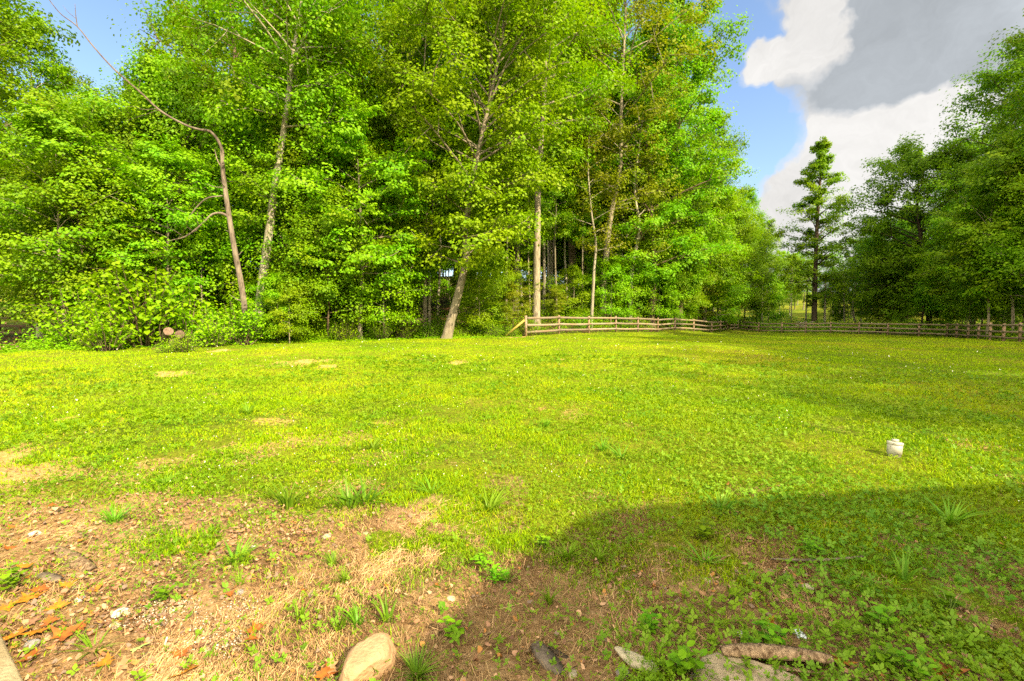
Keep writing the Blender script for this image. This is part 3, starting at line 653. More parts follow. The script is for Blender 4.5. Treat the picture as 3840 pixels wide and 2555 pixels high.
# the lone conical tree beyond the far fence, and trees to the right
hero('conical_tree', 'lone tall narrow pointed tree with dark trunk standing in the sky gap', 'tree',
     [(3054,1215),(3058,1000),(3066,800),(3078,640),(3084,535)], 62, .34,
     seed=61, cb=4, R=6.2, prof='cone', limbs=84, leaf='maple', bark='dark', per=66, lsize=.20, srad=.8, flat=.3, el=(.35, 1.15), toptr=.05, gap=.2, subs=3)
hero('sprawling_dark_tree', 'sprawling dark limbed tree behind the far fence right of the pointed tree', 'tree',
     [(3488,1190),(3478,1050),(3455,900),(3440,760),(3455,600)], 52, .32,
     seed=62, cb=2.5, R=7.2, prof='oval', limbs=62, leaf='deep', bark='dark', per=100, lsize=.21, srad=1.2, flat=.3, el=(.1, .9))
RB = [(3290,60,K_maple[1],.50,'maple filling the dip left of the sprawling dark tree'),(3560,54,K_maple[0],.70,'maple between the sprawling tree and the dark oak on its right'),(3250,66,K_maple[0],.52,'small maple right behind the pointed tree'),(3330,60,K_oak[1],.55,'low dark oak left of the sprawling dark tree'),
 (3640,50,K_oak[1],.80,'dark oak right of the sprawling dark tree'),(3760,47,K_maple[0],.84,'large maple over the right part of the far fence'),
 (3620,62,K_oak[0],.86,'oak rising behind the sprawling dark tree'),(3880,43,K_oak[1],1.08,'tallest dark oak at the right margin of the view'),
 (3960,38,K_oak[0],1.0,'oak beyond the right margin'),(4150,32,K_oak[1],.95,'dark oak outside the right margin near the fence'),
 (3700,36.5,K_under[2],1.2,'tall sapling hanging boughs over the right bays of the fence'),(3560,47,K_under[0],1.3,'layered sapling behind the fence before the sprawling tree'),
 (3640,42,K_under[2],1.15,'tall dark sapling at the fence bend on the right'),(3800,35,K_under[2],1.35,'tall sapling behind the fence at the right margin'),(3780,41,K_oak[1],.42,'young dark oak behind the fence at the right margin'),
 (3450,50,K_oak[1],.36,'young dark oak in front of the sprawling tree'),(3300,57,K_under[0],1.1,'layered sapling right of the brush pile'),
 (3110,70,K_mid[1],.55,'narrow young maple right behind the pointed tree'),(3180,66,K_mid[2],.75,'round young maple right of the pointed tree'),(3270,62,K_mid[1],.8,'young maple left of the sprawling dark tree'),(3380,57,K_mid[2],.9,'round young maple under the sprawling dark tree'),
 (3560,52,K_mid[1],.95,'young maple right of the sprawling dark tree'),(3680,45,K_mid[2],1.1,'round young maple behind the fence bend'),(3840,37,K_mid[1],1.1,'young maple behind the right bays of the fence'),(3760,39,K_mid[2],.9,'low young maple behind the right bays of the fence'),(3930,33,K_mid[0],1.2,'bright young maple outside the right margin'),
 (2880,72,K_under[1],1.5,'bright sapling left of the brush pile'),(2960,80,K_maple[1],.40,'yellow green maple in the low middle of the sky gap'),
 (2920,88,K_maple[1],.44,'bright yellow maple furthest left under the sky gap'),(3120,84,K_maple[1],.46,'yellow green maple behind the pointed tree'),
 (3190,78,K_maple[0],.50,'maple behind the pale bare trunks'),(3400,74,K_oak[0],.62,'oak far behind the dark sprawling tree'),(3010,95,K_maple[0],.44,'small round maple farthest away in the sky gap')]
for (u, d, k, s, lab) in RB:
    p_ = P(u, d); k.put(p_.x, p_.y, s, lab, None)
for i, (u, d, s) in enumerate([(2085,38,.62),(2130,42,.7),(2182,40,.6),(2335,45,.8),(1900,37,.7),(1958,41,.8),(1785,36,.7),(1640,33,.62),(1500,36,.75),(1455,34,.6),(1235,33,.7),(1545,40,.8),(1850,45,.9),(2060,47,.9),(2270,46,.7),(2155,50,.9),(2420,48,.8),(1060,34,.7),(1985,37,.5)]):
    p_ = P(u, d); K_poplar[(i+1) % 2].put(p_.x, p_.y, s, ['slim grey pole-like tree among the trunks in the middle of the woods', 'slim pale pole-like tree among the trunks in the middle of the woods'][i % 2], ['slim grey trees in mid woods', 'slim pale trees in mid woods'][i % 2])
# trees outside the frame on the right whose shade lies on the lawn
for (x, y, k, s, lab) in [(36,-6,K_maple[0],1.0,'maple among the shade trees outside the view on the right'),(38,1,K_oak[1],1.1,'dark oak amid the shade trees outside the view on the right'),(43,5,K_maple[1],1.05,'bright maple among the shade trees outside the view'),(36,11,K_oak[1],.95,'dark oak beside the lawn fence outside the view'),(31,-14,K_oak[1],1.0,'dark oak farthest behind the viewer on the right'),(33,-9,K_oak[1],1.05,'dark oak nearest behind the right side of the house, outside the view'),(42,-13,K_oak[0],1.05,'tall oak well behind the viewer on the right, outside the view'),(34,4,K_oak[0],.95,'oak by the right edge of the lawn outside the view'),(38,19,K_oak[1],.95,'dark oak by the right fence outside the view'),(40,8,K_oak[0],.95,'tall oak right of the lawn outside the view'),
                     (37,-3,K_oak[1],1.0,'dark oak right of the house side outside the view'),(48,14,K_maple[0],1.0,'maple behind the right fence outside the view'),
                     (47,-1,K_oak[0],1.0,'tall oak farther right of the lawn outside the view'),(50,28,K_oak[0],.9,'oak far right behind the fence outside the view')]:
    k.put(x, y, s, lab, None)

# deep woods: rows of trees behind the front ones
def scatter(n, box, keep, mind, seed):
    g = np.random.default_rng(seed); out_ = []
    for _ in range(n*60):
        x = g.uniform(box[0], box[1]); y = g.uniform(box[2], box[3])
        if not keep(x, y): continue
        if all((x-a)**2+(y-b)**2 > mind**2 for a, b in out_): out_.append((x, y))
        if len(out_) >= n: break
    return out_
def far_ok(x, y): return float(lawn_sd(np.array([x]), np.array([y]))[0]) < -7
# high-crowned trees inside the left woods
for i, (x, y) in enumerate(scatter(26, (-42, 26, 30, 78), lambda x, y: far_ok(x, y) and y > 38-.25*x and x < y*.50-7 and not (-40 < x < 4 and 47 < y < 60), 4.2, 1)):
    k = [K_poplar[0], K_poplar[1], K_oak[0], K_poplar[1], K_poplar[0]][i % 5]
    nm = {0: 'pale poplar standing deep inside the left woods', 1: 'grey poplar standing deep inside the left woods', 2: 'oak standing deep inside the left woods', 3: 'grey poplar standing deep inside the left woods', 4: 'pale poplar standing deep inside the left woods'}[i % 5]
    k.put(x, y, random.uniform(.85, 1.15)*(.55 if x/y < -.62 else 1), nm, ['pale poplars deep in the left woods', 'grey poplars deep in the left woods', 'oaks deep in the left woods', 'grey poplars deep in the left woods', 'pale poplars deep in the left woods'][i % 5])
# understory inside
for i, (x, y) in enumerate(scatter(22, (-34, 26, 26, 60), lambda x, y: -14 < float(lawn_sd(np.array([x]), np.array([y]))[0]) < -3.5 and x < y*.52-4 and not (-.22 < x/y < .24), 3.0, 2)):
    K_under[[0, 2, 0, 3][i % 4]].put(x, y, random.uniform(.7, 1.1), ['layered sapling in the shade inside the left woods', 'tall thin sapling in the shade inside the left woods', 'layered sapling in the shade inside the left woods', 'small olive sapling in the shade inside the left woods'][i % 4],
          ['layered saplings inside the left woods', 'tall saplings inside the left woods', 'layered saplings inside the left woods', 'olive saplings inside the left woods'][i % 4])
for i, (x, y) in enumerate(scatter(44, (-34, 24, 60, 84), lambda x, y: x < y*.40-4, 4.2, 14)):
    K_mid[i % 3].put(x, y, random.uniform(.9, 1.3), ['bright young maple on the slope seen through the trunks', 'tall young maple on the slope seen through the trunks', 'round young maple on the slope seen through the trunks'][i % 3], ['bright young maples on the slope', 'tall young maples on the slope', 'round young maples on the slope'][i % 3])
# wall of far trees on the hill
for i, (x, y) in enumerate(scatter(72, (-120, 40, 80, 130), lambda x, y: x < y*.46-6, 6.2, 3)):
    [K_maple[0], K_oak[1], K_oak[0], K_maple[1]][i % 4].put(x, y, random.uniform(.8, 1.05), ['maple on the hill far behind the left woods', 'dark oak on the hill far behind the left woods', 'oak on the hill far behind the left woods', 'bright maple on the hill far behind the left woods'][i % 4],
          ['maples on the far hill', 'dark oaks on the far hill', 'oaks on the far hill', 'bright maples on the far hill'][i % 4])
for i, (x, y) in enumerate(scatter(28, (40, 110, 35, 120), lambda x, y: x > y*.72+4 and x > 54, 7, 4)):
    [K_oak[1], K_maple[0], K_oak[0]][i % 3].put(x, y, random.uniform(.45, .6), ['dark oak in the woods behind the right fence', 'maple in the woods behind the right fence', 'oak in the woods behind the right fence'][i % 3],
          ['dark oaks in the right woods', 'maples in the right woods', 'oaks in the right woods'][i % 3])
for i, (x, y) in enumerate(scatter(16, (40, 90, 96, 128), lambda x, y: y*.44 < x < y*.66, 6, 5)):
    K_maple[i % 2].put(x, y, random.uniform(.36, .46), ['maple in the low far row under the sky gap', 'bright maple in the low far row under the sky gap'][i % 2], ['maples under the sky gap', 'bright maples under the sky gap'][i % 2])
# pale bare trunks beyond the far fence
def bare_trunk(u, v0, v1, d, r, lean, label, bend=0):
    b = P(u, d); T = Tubes(); g = np.random.default_rng(int(u))
    top = at(u+lean, v1, d)-np.array(b); mid_ = top*.45+np.array([bend, 0, 0])
    T.add(catmull([np.array([0, 0, -.1]), mid_, top], 16), np.linspace(r, r*.55, 16), 7, g, .3, .15)
    for k in range(4):
        h = .5+.12*k; q = catmull([np.zeros(3), mid_, top], 16)[int(h*15)]; a = g.random()*6.28
        T.add(np.array([q, q+np.array([math.cos(a)*.5, math.sin(a)*.3, .35])]), np.array([r*.25, .01]), 4)
    o = link('bare_trunk', T.mesh('bare_trunk', MB['pale']), None, b); tag(o, label, 'bare trunk', 'pale bare trunks beyond the far fence')
for a in [(3020,0,1080,66,.14,8,'leftmost pale broken bare trunk, beside the brush pile'),(3045,0,1010,67,.14,4,'pale bare trunk close left of the pointed tree'),
          (3092,0,1050,65,.17,4,'pale bare trunk close right of the pointed tree, slightly leaning'),(3150,0,1045,66,.15,-4,'pale bare trunk second right of the pointed tree'),
          (3167,0,1024,64,.13,-4,'tall thin pale bare trunk third right of the pointed tree'),(3215,0,1060,62,.16,-6,'curved pale bare trunk right of the thin straight ones',-.5),
          (3228,0,1100,63,.15,2,'pale bare trunk just right of the curved one'),(3262,0,1000,64,.22,14,'thickest pale bare trunk, right end of the row'),
          (2857,0,1020,70,.10,2,'thin pale bare trunk at the far left of the row near the fence corner'),(2967,0,1100,72,.10,2,'short thin pale bare trunk left of the brush pile')]: bare_trunk(*a)

# ------------------------------------------------------------------ fences
def wood_mat(name, a, b, c):
    m, n, out = new_mat(name); mp = nn(n, 'ShaderNodeMapping'); mp.inputs['Scale'].default_value = (1.2, 14, 14); L(n, objco(n), mp.inputs[0])
    f = noise(n, mp.outputs[0], 3, 7, .6, .3); g = noise(n, pos(n), 1.3, 4)
    col = mixc(n, ramp(n, f, [(.35, 0.), (.65, 1.)]), a, b); col = mixc(n, ramp(n, g, [(.45, 0.), (.65, .8)]), col, c)
    hs = nn(n, 'ShaderNodeHueSaturation'); L(n, col, hs.inputs['Color']); L(n, math_node(n, 'ADD', .8, math_node(n, 'MULTIPLY', objrand(n), .4)), hs.inputs['Value'])
    bsdf(n, out, hs.outputs[0], .85, .15, f, .5, .01); return m
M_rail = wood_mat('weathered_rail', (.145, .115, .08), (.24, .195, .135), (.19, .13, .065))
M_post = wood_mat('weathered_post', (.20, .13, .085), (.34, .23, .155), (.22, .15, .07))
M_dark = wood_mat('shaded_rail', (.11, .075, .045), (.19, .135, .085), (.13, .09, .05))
def box_verts(a, b, w, h, up=Vector((0, 0, 1)), sag=0., n=1):
    """board from a to b, w thick, h tall"""
    a = Vector(a); b = Vector(b); t = (b-a).normalized(); s = t.cross(up).normalized(); u = s.cross(t).normalized()
    V, F = [], []
    for k in range(n+1):
        f = k/n; c = a.lerp(b, f) - Vector((0, 0, sag*4*f*(1-f)))
        for (i, j) in ((-1, -1), (1, -1), (1, 1), (-1, 1)): V.append(c + s*(w/2*i) + u*(h/2*j))
        if k:
            o = (k-1)*4
            for q in range(4): F.append((o+q, o+(q+1) % 4, o+4+(q+1) % 4, o+4+q))
    F += [(3, 2, 1, 0), (n*4, n*4+1, n*4+2, n*4+3)]
    return np.array([tuple(v) for v in V]), np.array(F)
def fence(pts, label, railm, postm, H=1.22, rails=(.26, .66, 1.08), brace=False, group=None, seed=1):
    g = random.Random(seed); base = Vector((pts[0][0], pts[0][1], gz(*pts[0])))
    r = link('rail_fence', None, None, base); tag(r, label, 'fence', group)
    W = [Vector((x, y, gz(x, y))) for x, y in pts]; cam_p = Vector((0, 0, 0))
    for i, p_ in enumerate(W):
        lean = Vector((g.uniform(-.02, .02), g.uniform(-.02, .02), H+g.uniform(-.02, .04)))
        V, F = box_verts(p_-base-Vector((0, 0, .15)), p_-base+lean, .125, .125, Vector((.3, 1, 0)))
        link('post', mesh_from('post', V, F, postm), r)
    for i in range(len(W)-1):
        a, b = W[i]-base, W[i+1]-base; t = (b-a).normalized(); s = t.cross(Vector((0, 0, 1)))
        s *= -1 if s.dot(W[i]) > 0 else 1; s *= .082
        for h in rails:
            j1, j2 = g.uniform(-.025, .025), g.uniform(-.025, .025)
            V, F = box_verts(a+s+Vector((0, 0, h+j1))+t*.005, b+s+Vector((0, 0, h+j2))-t*.005, .026, .135, sag=g.uniform(-.02, .035), n=6)
            link('rail', mesh_from('rail', V, F, railm), r)
    if brace:
        p0 = W[0]-base
        V, F = box_verts(p0+Vector((-.10, -.02, .98)), p0+Vector((-1.25, -.1, .02)), .09, .12); o = link('brace', mesh_from('brace', V, F, M_brace), r); o['label'] = 'yellowish diagonal brace'
    return r
M_brace = wood_mat('yellow_brace', (.30, .22, .05), (.38, .28, .07), (.26, .20, .04))
fence(FENCE, 'weathered three rail timber fence bounding the lawn from the middle to the right margin', M_rail, M_post, brace=True)
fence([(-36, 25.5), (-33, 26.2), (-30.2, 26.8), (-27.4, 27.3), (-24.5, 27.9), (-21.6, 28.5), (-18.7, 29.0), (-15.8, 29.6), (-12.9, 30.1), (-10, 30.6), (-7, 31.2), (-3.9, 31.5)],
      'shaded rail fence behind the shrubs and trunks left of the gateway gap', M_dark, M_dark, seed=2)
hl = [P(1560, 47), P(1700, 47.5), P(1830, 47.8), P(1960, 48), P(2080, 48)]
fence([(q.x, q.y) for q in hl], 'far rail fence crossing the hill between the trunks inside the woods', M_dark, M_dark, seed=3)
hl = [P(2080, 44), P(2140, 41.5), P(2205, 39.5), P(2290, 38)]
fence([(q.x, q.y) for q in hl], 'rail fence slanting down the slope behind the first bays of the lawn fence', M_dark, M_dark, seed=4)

# ------------------------------------------------------------------ undergrowth and ground cover
def in_view(n, r0, r1, g, half=math.radians(57)):
    r = np.exp(g.uniform(math.log(r0), math.log(r1), n)); a = g.uniform(-half, half, n); return r*np.sin(a), r*np.cos(a), r
g = np.random.default_rng(90)
# grass blades
def blades(x, y, r, hgt, wid, bend, g, mesh3=True):
    n = len(x); z = ground_z(x, y)-.004
    az = g.random(n)*2*PI; ux, uy = np.cos(az), np.sin(az); fa = g.random(n)*2*PI; fx, fy = np.cos(fa), np.sin(fa)
    b0 = np.stack([x-ux*wid/2, y-uy*wid/2, z], 1); b1 = np.stack([x+ux*wid/2, y+uy*wid/2, z], 1)
    tip = np.stack([x+fx*bend*hgt, y+fy*bend*hgt, z+hgt*np.sqrt(np.clip(1-bend**2*.5, .15, 1))], 1)
    if not mesh3:
        return np.stack([b0, b1, tip], 1).reshape(-1, 3), [np.arange(n*3).reshape(-1, 3)], 1
    mx_, my_ = x+fx*bend*hgt*.28, y+fy*bend*hgt*.28; mz = z+hgt*.55
    m0 = np.stack([mx_-ux*wid*.42, my_-uy*wid*.42, mz], 1); m1 = np.stack([mx_+ux*wid*.42, my_+uy*wid*.42, mz], 1)
    V = np.stack([b0, b1, m1, m0, tip], 1).reshape(-1, 3); k = np.arange(n)[:, None]*5
    return V, [k+[[0, 1, 2, 3]], k+[[3, 2, 4]]], 2
def grassy(x, y): return (1-soil(x, y))*(lawn_sd(x, y) > -.3)
n0 = 460000
x, y, r = in_view(n0, 1.0, 9, g); dens = grassy(x, y); patch = fbm(x*1.7, y*1.7, 31, 4)
keep = g.random(n0) < np.clip(dens*1.15-.04, .05, 1)*(.62+.8*sstep(.35, .65, patch)); x, y, r, patch = x[keep], y[keep], r[keep], patch[keep]
h = (.018+.042*g.random(len(x))**1.4)*(.65+.7*sstep(.4, .75, patch)); wd = np.maximum(.0036, r*.0014)*(.8+.5*g.random(len(x)))
V1, F1, _ = blades(x, y, r, h, wd, .25+.9*g.random(len(x)), g)
rn = np.clip(.15+.58*g.random(len(x))**1.3+.75*(fbm(x*.9, y*.9, 33)-.35)+.25*(fbm(x*6, y*6, 34)-.5), 0, 1)
o = link('grass', mesh_from('grass_near', V1, F1, ML['grass'], {'rnd': ('FACE', np.concatenate([rn, rn]))}))
tag(o, 'short bright green lawn grass between the bare patches', 'grass', kind='stuff')
n1 = 420000
x, y, r = in_view(n1, 8, 62, g); dens = grassy(x, y); keep = g.random(n1) < np.clip(dens*1.1-.05, 0, 1); x, y, r = x[keep], y[keep], r[keep]
h = (.025+.035*g.random(len(x)))*(.7+.7*fbm(x*.7, y*.7, 35)); wd = np.maximum(.008, r*.0014)*(.7+.6*g.random(len(x)))
V1, F1, _ = blades(x, y, r, h, wd, .2+.9*g.random(len(x)), g, False)
rn = np.clip(.27+.34*g.random(len(x))+.85*(fbm(x*.35, y*.35, 36)-.33)+.4*(fbm(x*2.2, y*2.2, 37)-.5), 0, 1)
o = link('grass', mesh_from('grass_far', V1, F1, ML['grass'], {'rnd': ('FACE', rn)})); tag(o, 'sunlit lawn grass running back to the fence and the woods', 'grass', kind='stuff')
# clover and small broad leaves
def rosettes(x, y, r, size, lift, g, k=3, el=.0):
    n = len(x); z = ground_z(x, y); a0 = g.random(n)*2*PI; Vs, Fs = [], []
    hh = lift*(.3+.9*g.random(n)); tx, ty = g.normal(0, .5, n), g.normal(0, .5, n)
    for i in range(k):
        a = a0+i*2*PI/k+g.normal(0, .15, n); c, s = np.cos(a), np.sin(a); sz = size*(.75+.5*g.random(n))
        def pt(f, w_, dz): 
            px_, py_ = f*sz*c-w_*sz*s, f*sz*s+w_*sz*c
            return np.stack([x+px_, y+py_, z+hh+dz*sz+px_*tx+py_*ty], 1)
        Vs.append(np.stack([pt(.03, 0, 0), pt(.5, -.36, .10), pt(1., -.18, .06+el), pt(1.08, .12, .04+el), pt(.55, .38, .10)], 1))
    V = np.stack(Vs, 1).reshape(-1, 3); m = n*k; F = np.arange(m*5).reshape(-1, 5)
    return V, F, np.repeat(g.random(n), k)
n2 = 220000
x, y, r = in_view(n2, 1.1, 16, g); pt = fbm(x*.8+50, y*.8, 41, 4); dens = grassy(x, y)
cl = sstep(.44, .58, pt)*np.clip(dens+.25, 0, 1)+.22*dens+.35*sstep(1.2, 2.6, x)*sstep(6, 3, y); keep = g.random(n2) < np.clip(cl, .035, 1)*.95; x, y, r = x[keep], y[keep], r[keep]
V1, F1, rn = rosettes(x, y, r, np.maximum(.008, r*.0024)*(.6+.8*g.random(len(x))), .045, g)
o = link('clover', mesh_from('clover', V1, F1, ML['clover'], {'rnd': ('FACE', rn)})); tag(o, 'patches of clover and small round leaves in the turf', 'clover', kind='stuff')
n2 = 60000
x, y, r = in_view(n2, 1.1, 9, g); pt = fbm(x*1.1+20, y*1.1, 43, 4)
keep = g.random(n2) < np.clip(sstep(.50, .66, pt)*(.06+.94*sstep(.2, 2.2, x))+.03, 0, 1); x, y, r = x[keep], y[keep], r[keep]
V1, F1, rn = rosettes(x, y, r, (.008+.015*g.random(len(x))**1.5), .055, g, 4, .15)
o = link('ground_cover', mesh_from('weed_leaves', V1, F1, ML['tuft'], {'rnd': ('FACE', rn)})); tag(o, 'low leafy weeds creeping over the bare soil', 'weeds', kind='stuff')
# white clover flowers
M_flower, n_, out_ = new_mat('clover_flower'); bsdf(n_, out_, (.72, .70, .58), .8)
x, y, r = in_view(1500, 4, 26, g); keep = (fbm(x*.3, y*.3, 47) > .47)*(grassy(x, y) > .6); x, y, r = x[keep], y[keep], r[keep]
V1, F1, rn = rosettes(x, y, r, np.maximum(.005, r*.0008), .08, g, 4, .5)
o = link('clover_flowers', mesh_from('clover_flowers', V1, F1, M_flower)); tag(o, 'scattered tiny white clover blossoms', 'clover flowers', kind='stuff')
# straw and pine needles on the bare soil
def flat_mat(name, cols, rough=.8):
    m, n, out = new_mat(name); bsdf(n, out, ramp(n, attr(n, 'rnd'), [(i/(len(cols)), c) for i, c in enumerate(cols)], 'CONSTANT'), rough, .15); return m
M_straw = flat_mat('straw_tones', [(.42, .26, .115), (.34, .20, .088), (.50, .345, .165), (.22, .125, .055), (.43, .29, .135)])
n3 = 330000
x, y, r = in_view(n3, 1.0, 8, g); so_ = soil(x, y); st = fbm(x*1.3+4, y*1.3, 51, 4)
leafy = sstep(-1.1, -2.0, x-.25*(y-2.5))
keep = g.random(n3) < np.clip(so_*1.1, .03, 1)*(.35+.9*sstep(.4, .6, st))*(1-.6*leafy); x, y = x[keep], y[keep]; m_ = len(x)
az = g.normal(0, .6, m_)+2.6*fbm(x*2, y*2, 52)*2; ln = .03+.09*g.random(m_)**1.5; w_ = .0005+.0007*g.random(m_)**2; z0 = ground_z(x, y)+.004+.014*g.random(m_)
cx_, sy_ = np.cos(az)*ln/2, np.sin(az)*ln/2; ox, oy = -np.sin(az)*w_, np.cos(az)*w_; tz = g.normal(0, .12, m_)*ln
V1 = np.stack([np.stack([x-cx_-ox, y-sy_-oy, z0-tz], 1), np.stack([x+cx_-ox, y+sy_-oy, z0+tz], 1), np.stack([x+cx_+ox, y+sy_+oy, z0+tz+.001], 1), np.stack([x-cx_+ox, y-sy_+oy, z0-tz+.001], 1)], 1).reshape(-1, 3)
o = link('straw', mesh_from('straw', V1, np.arange(m_*4).reshape(-1, 4), M_straw, {'rnd': ('FACE', g.random(m_))})); tag(o, 'dry pine needles and straw over the bare soil', 'straw', kind='stuff')
# brown leaf litter
M_litter = flat_mat('litter_tones', [(.22, .115, .060), (.29, .165, .095), (.14, .075, .045), (.37, .23, .13), (.25, .14, .08), (.34, .16, .045), (.17, .12, .085)])
def litter(n, r0, r1, size, wfun, g, name, label, mat):
    x, y, r = in_view(n, r0, r1, g); keep = g.random(n) < wfun(x, y); x, y = x[keep], y[keep]; m = len(x)
    c = np.stack([x, y, ground_z(x, y)+.006+.016*g.random(m)], 1); nr = np.stack([g.normal(0, .38, m), g.normal(0, .38, m), np.ones(m)], 1)
    nr /= np.linalg.norm(nr, axis=1)[:, None]; a = np.cross(nr, [[0, 1., .01]]); a /= np.linalg.norm(a, axis=1)[:, None]; b = np.cross(nr, a); az = g.random(m)*2*PI
    u = a*np.cos(az)[:, None]+b*np.sin(az)[:, None]; v = np.cross(nr, u); s = size*(.35+1.3*g.random(m)**2); curl = g.normal(.2, .35, m)
    pts = []
    for k in range(7):
        th = k/7*2*PI; rad = (.5+.35*g.random(m))*(.75 if k % 2 else 1.0)*s
        pts.append(c+u*(np.cos(th)*rad)[:, None]+v*(np.sin(th)*rad*.7)[:, None]+nr*((np.cos(th)**2)*curl*s)[:, None])
    V = np.stack(pts+[c], 1).reshape(-1, 3); k = np.arange(m)[:, None]*8
    F = np.vstack([k+[[q, (q+1) % 7, 7]] for q in range(7)])
    o = link(name, mesh_from(name, V, F, mat, {'rnd': ('FACE', np.tile(g.random(m), 7))})); tag(o, label, 'leaf litter', kind='stuff')
litter(60000, 1.2, 6.5, .019, lambda x, y: np.clip(soil(x, y)*(.07+.55*sstep(1.,2.5,x)*sstep(.5,.6,fbm(x*1.5+3, y*1.5, 62, 3))+1.0*sstep(-.9, -2.0, x-.25*(y-2.5))+.45*sstep(.54, .66, fbm(x*1.2, y*1.2, 61))), 0, 1), g, 'leaf_litter', 'broken brown leaf litter over the bare soil', M_litter)
litter(16000, 22, 60, .16, lambda x, y: (lawn_sd(x, y) < -1.5)*1., g, 'leaf_litter', 'brown leaf litter on the floor of the woods', M_litter)
M_grit = flat_mat('grit_tones', [(.42, .36, .27), (.34, .28, .2), (.50, .45, .36), (.26, .21, .15)])
def grit_w(x, y):
    w_ = 0
    for (u, v, rad) in ((640, 2310, .22), (560, 2330, .13), (800, 2420, .16), (150, 1990, .18), (900, 2290, .13), (720, 2350, .14)):
        q = G(u, v); w_ = np.maximum(w_, sstep(1.1, .2, np.hypot(x-q.x, (y-q.y)*1.3)/rad+(fbm(x*8, y*8, 71)-.5)))
    return w_
litter(240000, 1.8, 4.2, .0055, grit_w, g, 'gravel', 'pale crushed grit and ash spilled on the soil', M_grit)

# undergrowth along the foot of the woods and beyond the fence
def undergrowth(n, r0, r1, wf, hf, lsize, leaf, label, g, half=math.radians(57)):
    x, y, r = in_view(n, r0, r1, g, half); s_ = lawn_sd(x, y); keep = g.random(n) < wf(x, y, s_); x, y, s_, r = x[keep], y[keep], s_[keep], r[keep]; m = len(x)
    hh = hf(x, y, s_)*(.15+.95*g.random(m)**.7); c = np.stack([x, y, ground_z(x, y)+hh], 1)
    nr = np.stack([g.normal(0, .5, m), g.normal(-.25, .5, m), np.ones(m)], 1)
    ls = np.maximum(lsize, r*.0034)*(.6+.8*g.random(m)); V, F, rn = leaf_arrays(c, nr, g.random(m)*2*PI, ls, ls*.62, g.random(m))
    o = link('undergrowth', mesh_from('undergrowth', V, F, ML[leaf], {'rnd': ('FACE', rn)})); tag(o, label, 'undergrowth', kind='stuff')
hn = lambda x, y: fbm(x*.8, y*.8, 81, 4)
undergrowth(700000, 13, 34, lambda x, y, s: sstep(.7, .0, s+(fbm(x*1.5, y*1.5, 83)-.5)*1.2)*sstep(-7, -3, s)*(x < .6)*(.3+sstep(.4, .6, hn(x, y))),
            lambda x, y, s: np.clip(-s*.8+.15, .05, 1.15)*(1-.8*sstep(-.93, -1.03, x/y))*(.25+1.2*sstep(.38, .7, hn(x, y))), .07, 'maple', 'leafy green undergrowth where the lawn meets the left woods', g)
undergrowth(420000, 13, 34, lambda x, y, s: sstep(1.2, .1, s+(fbm(x*1.5, y*1.5, 84)-.5)*2)*sstep(-5, -2, s)*(x < .6)*sstep(.42, .6, fbm(x*.5+7, y*.5, 85)),
            lambda x, y, s: np.clip(.15-s*.45, .08, .8), .07, 'bright', 'pale green low weeds spilling from the woods onto the lawn', g)
undergrowth(520000, 26, 95, lambda x, y, s: sstep(-.15, -.5, s)*sstep(-30, -12, s)*((x > .6))*(.15+.9*sstep(.42, .6, hn(x, y))),
            lambda x, y, s: np.clip(-s*.35, .1, .9)*(.3+1.1*sstep(.38, .7, hn(x, y))), .08, 'maple', 'green undergrowth and vines behind the lawn fence', g)
for i, (x_, y_) in enumerate(scatter(64, (-24, 1, 16, 31), lambda x, y: x/y > -.98 and -1.7 < float(lawn_sd(np.array([x]), np.array([y]))[0]) < -.15, .9, 8)):
    K_shrub[i % 3].put(x_, y_, random.uniform(.45, .85), ['green shrub at the foot of the left woods', 'dark green shrub at the foot of the left woods', 'light green low shrub at the foot of the left woods'][i % 3], ['green shrubs at the woods foot', 'dark shrubs at the woods foot', 'light shrubs at the woods foot'][i % 3])
for i, (x_, y_) in enumerate(scatter(46, (1, 46, 28, 72), lambda x, y: -5.5 < float(lawn_sd(np.array([x]), np.array([y]))[0]) < -.9, 2.0, 9)):
    K_shrub[i % 3].put(x_, y_, random.uniform(.7, 1.3), ['green shrub behind the lawn fence', 'dark green shrub behind the lawn fence', 'light green low shrub behind the lawn fence'][i % 3], ['green shrubs behind the fence', 'dark shrubs behind the fence', 'light shrubs behind the fence'][i % 3])

# ------------------------------------------------------------------ tufts and weeds in the foreground
def tuft_mesh(seed, nb, h, w_, spread, leaf='tuft'):
    g = np.random.default_rng(seed); Vs, Fs = [], []; k0 = 0
    for i in range(nb):
        a = g.random()*2*PI; b0 = np.array([math.cos(a), math.sin(a), 0])*spread*.3*g.random(); hh = h*(.55+.5*g.random()); out_ = spread*(.3+.9*g.random())
        m = 5; f = np.linspace(0, 1, m); cv = b0+np.outer(f**1.5, [math.cos(a)*out_, math.sin(a)*out_, 0])+np.outer(f*(1-.28*f*out_/spread), [0, 0, hh])
        t = np.array([-math.sin(a), math.cos(a), 0]); t = t*math.cos(.6*g.normal())+np.array([0, 0, .2*g.normal()]); ww = w_*(1-f**2.2)*(.55+.45*np.sin(PI*np.clip(f+.25, 0, 1)))*(.7+.5*g.random())+.0006
        Vs.append(np.stack([cv-t*ww[:, None], cv+t*ww[:, None]], 1).reshape(-1, 3))
        q = np.arange(m-1)[:, None]*2+k0; Fs.append(q+[[0, 1, 3, 2]]); k0 += m*2
    F = np.vstack(Fs); return mesh_from('grass_tuft', np.vstack(Vs), F, ML[leaf], {'rnd': ('FACE', np.repeat(g.random(nb), 4))})
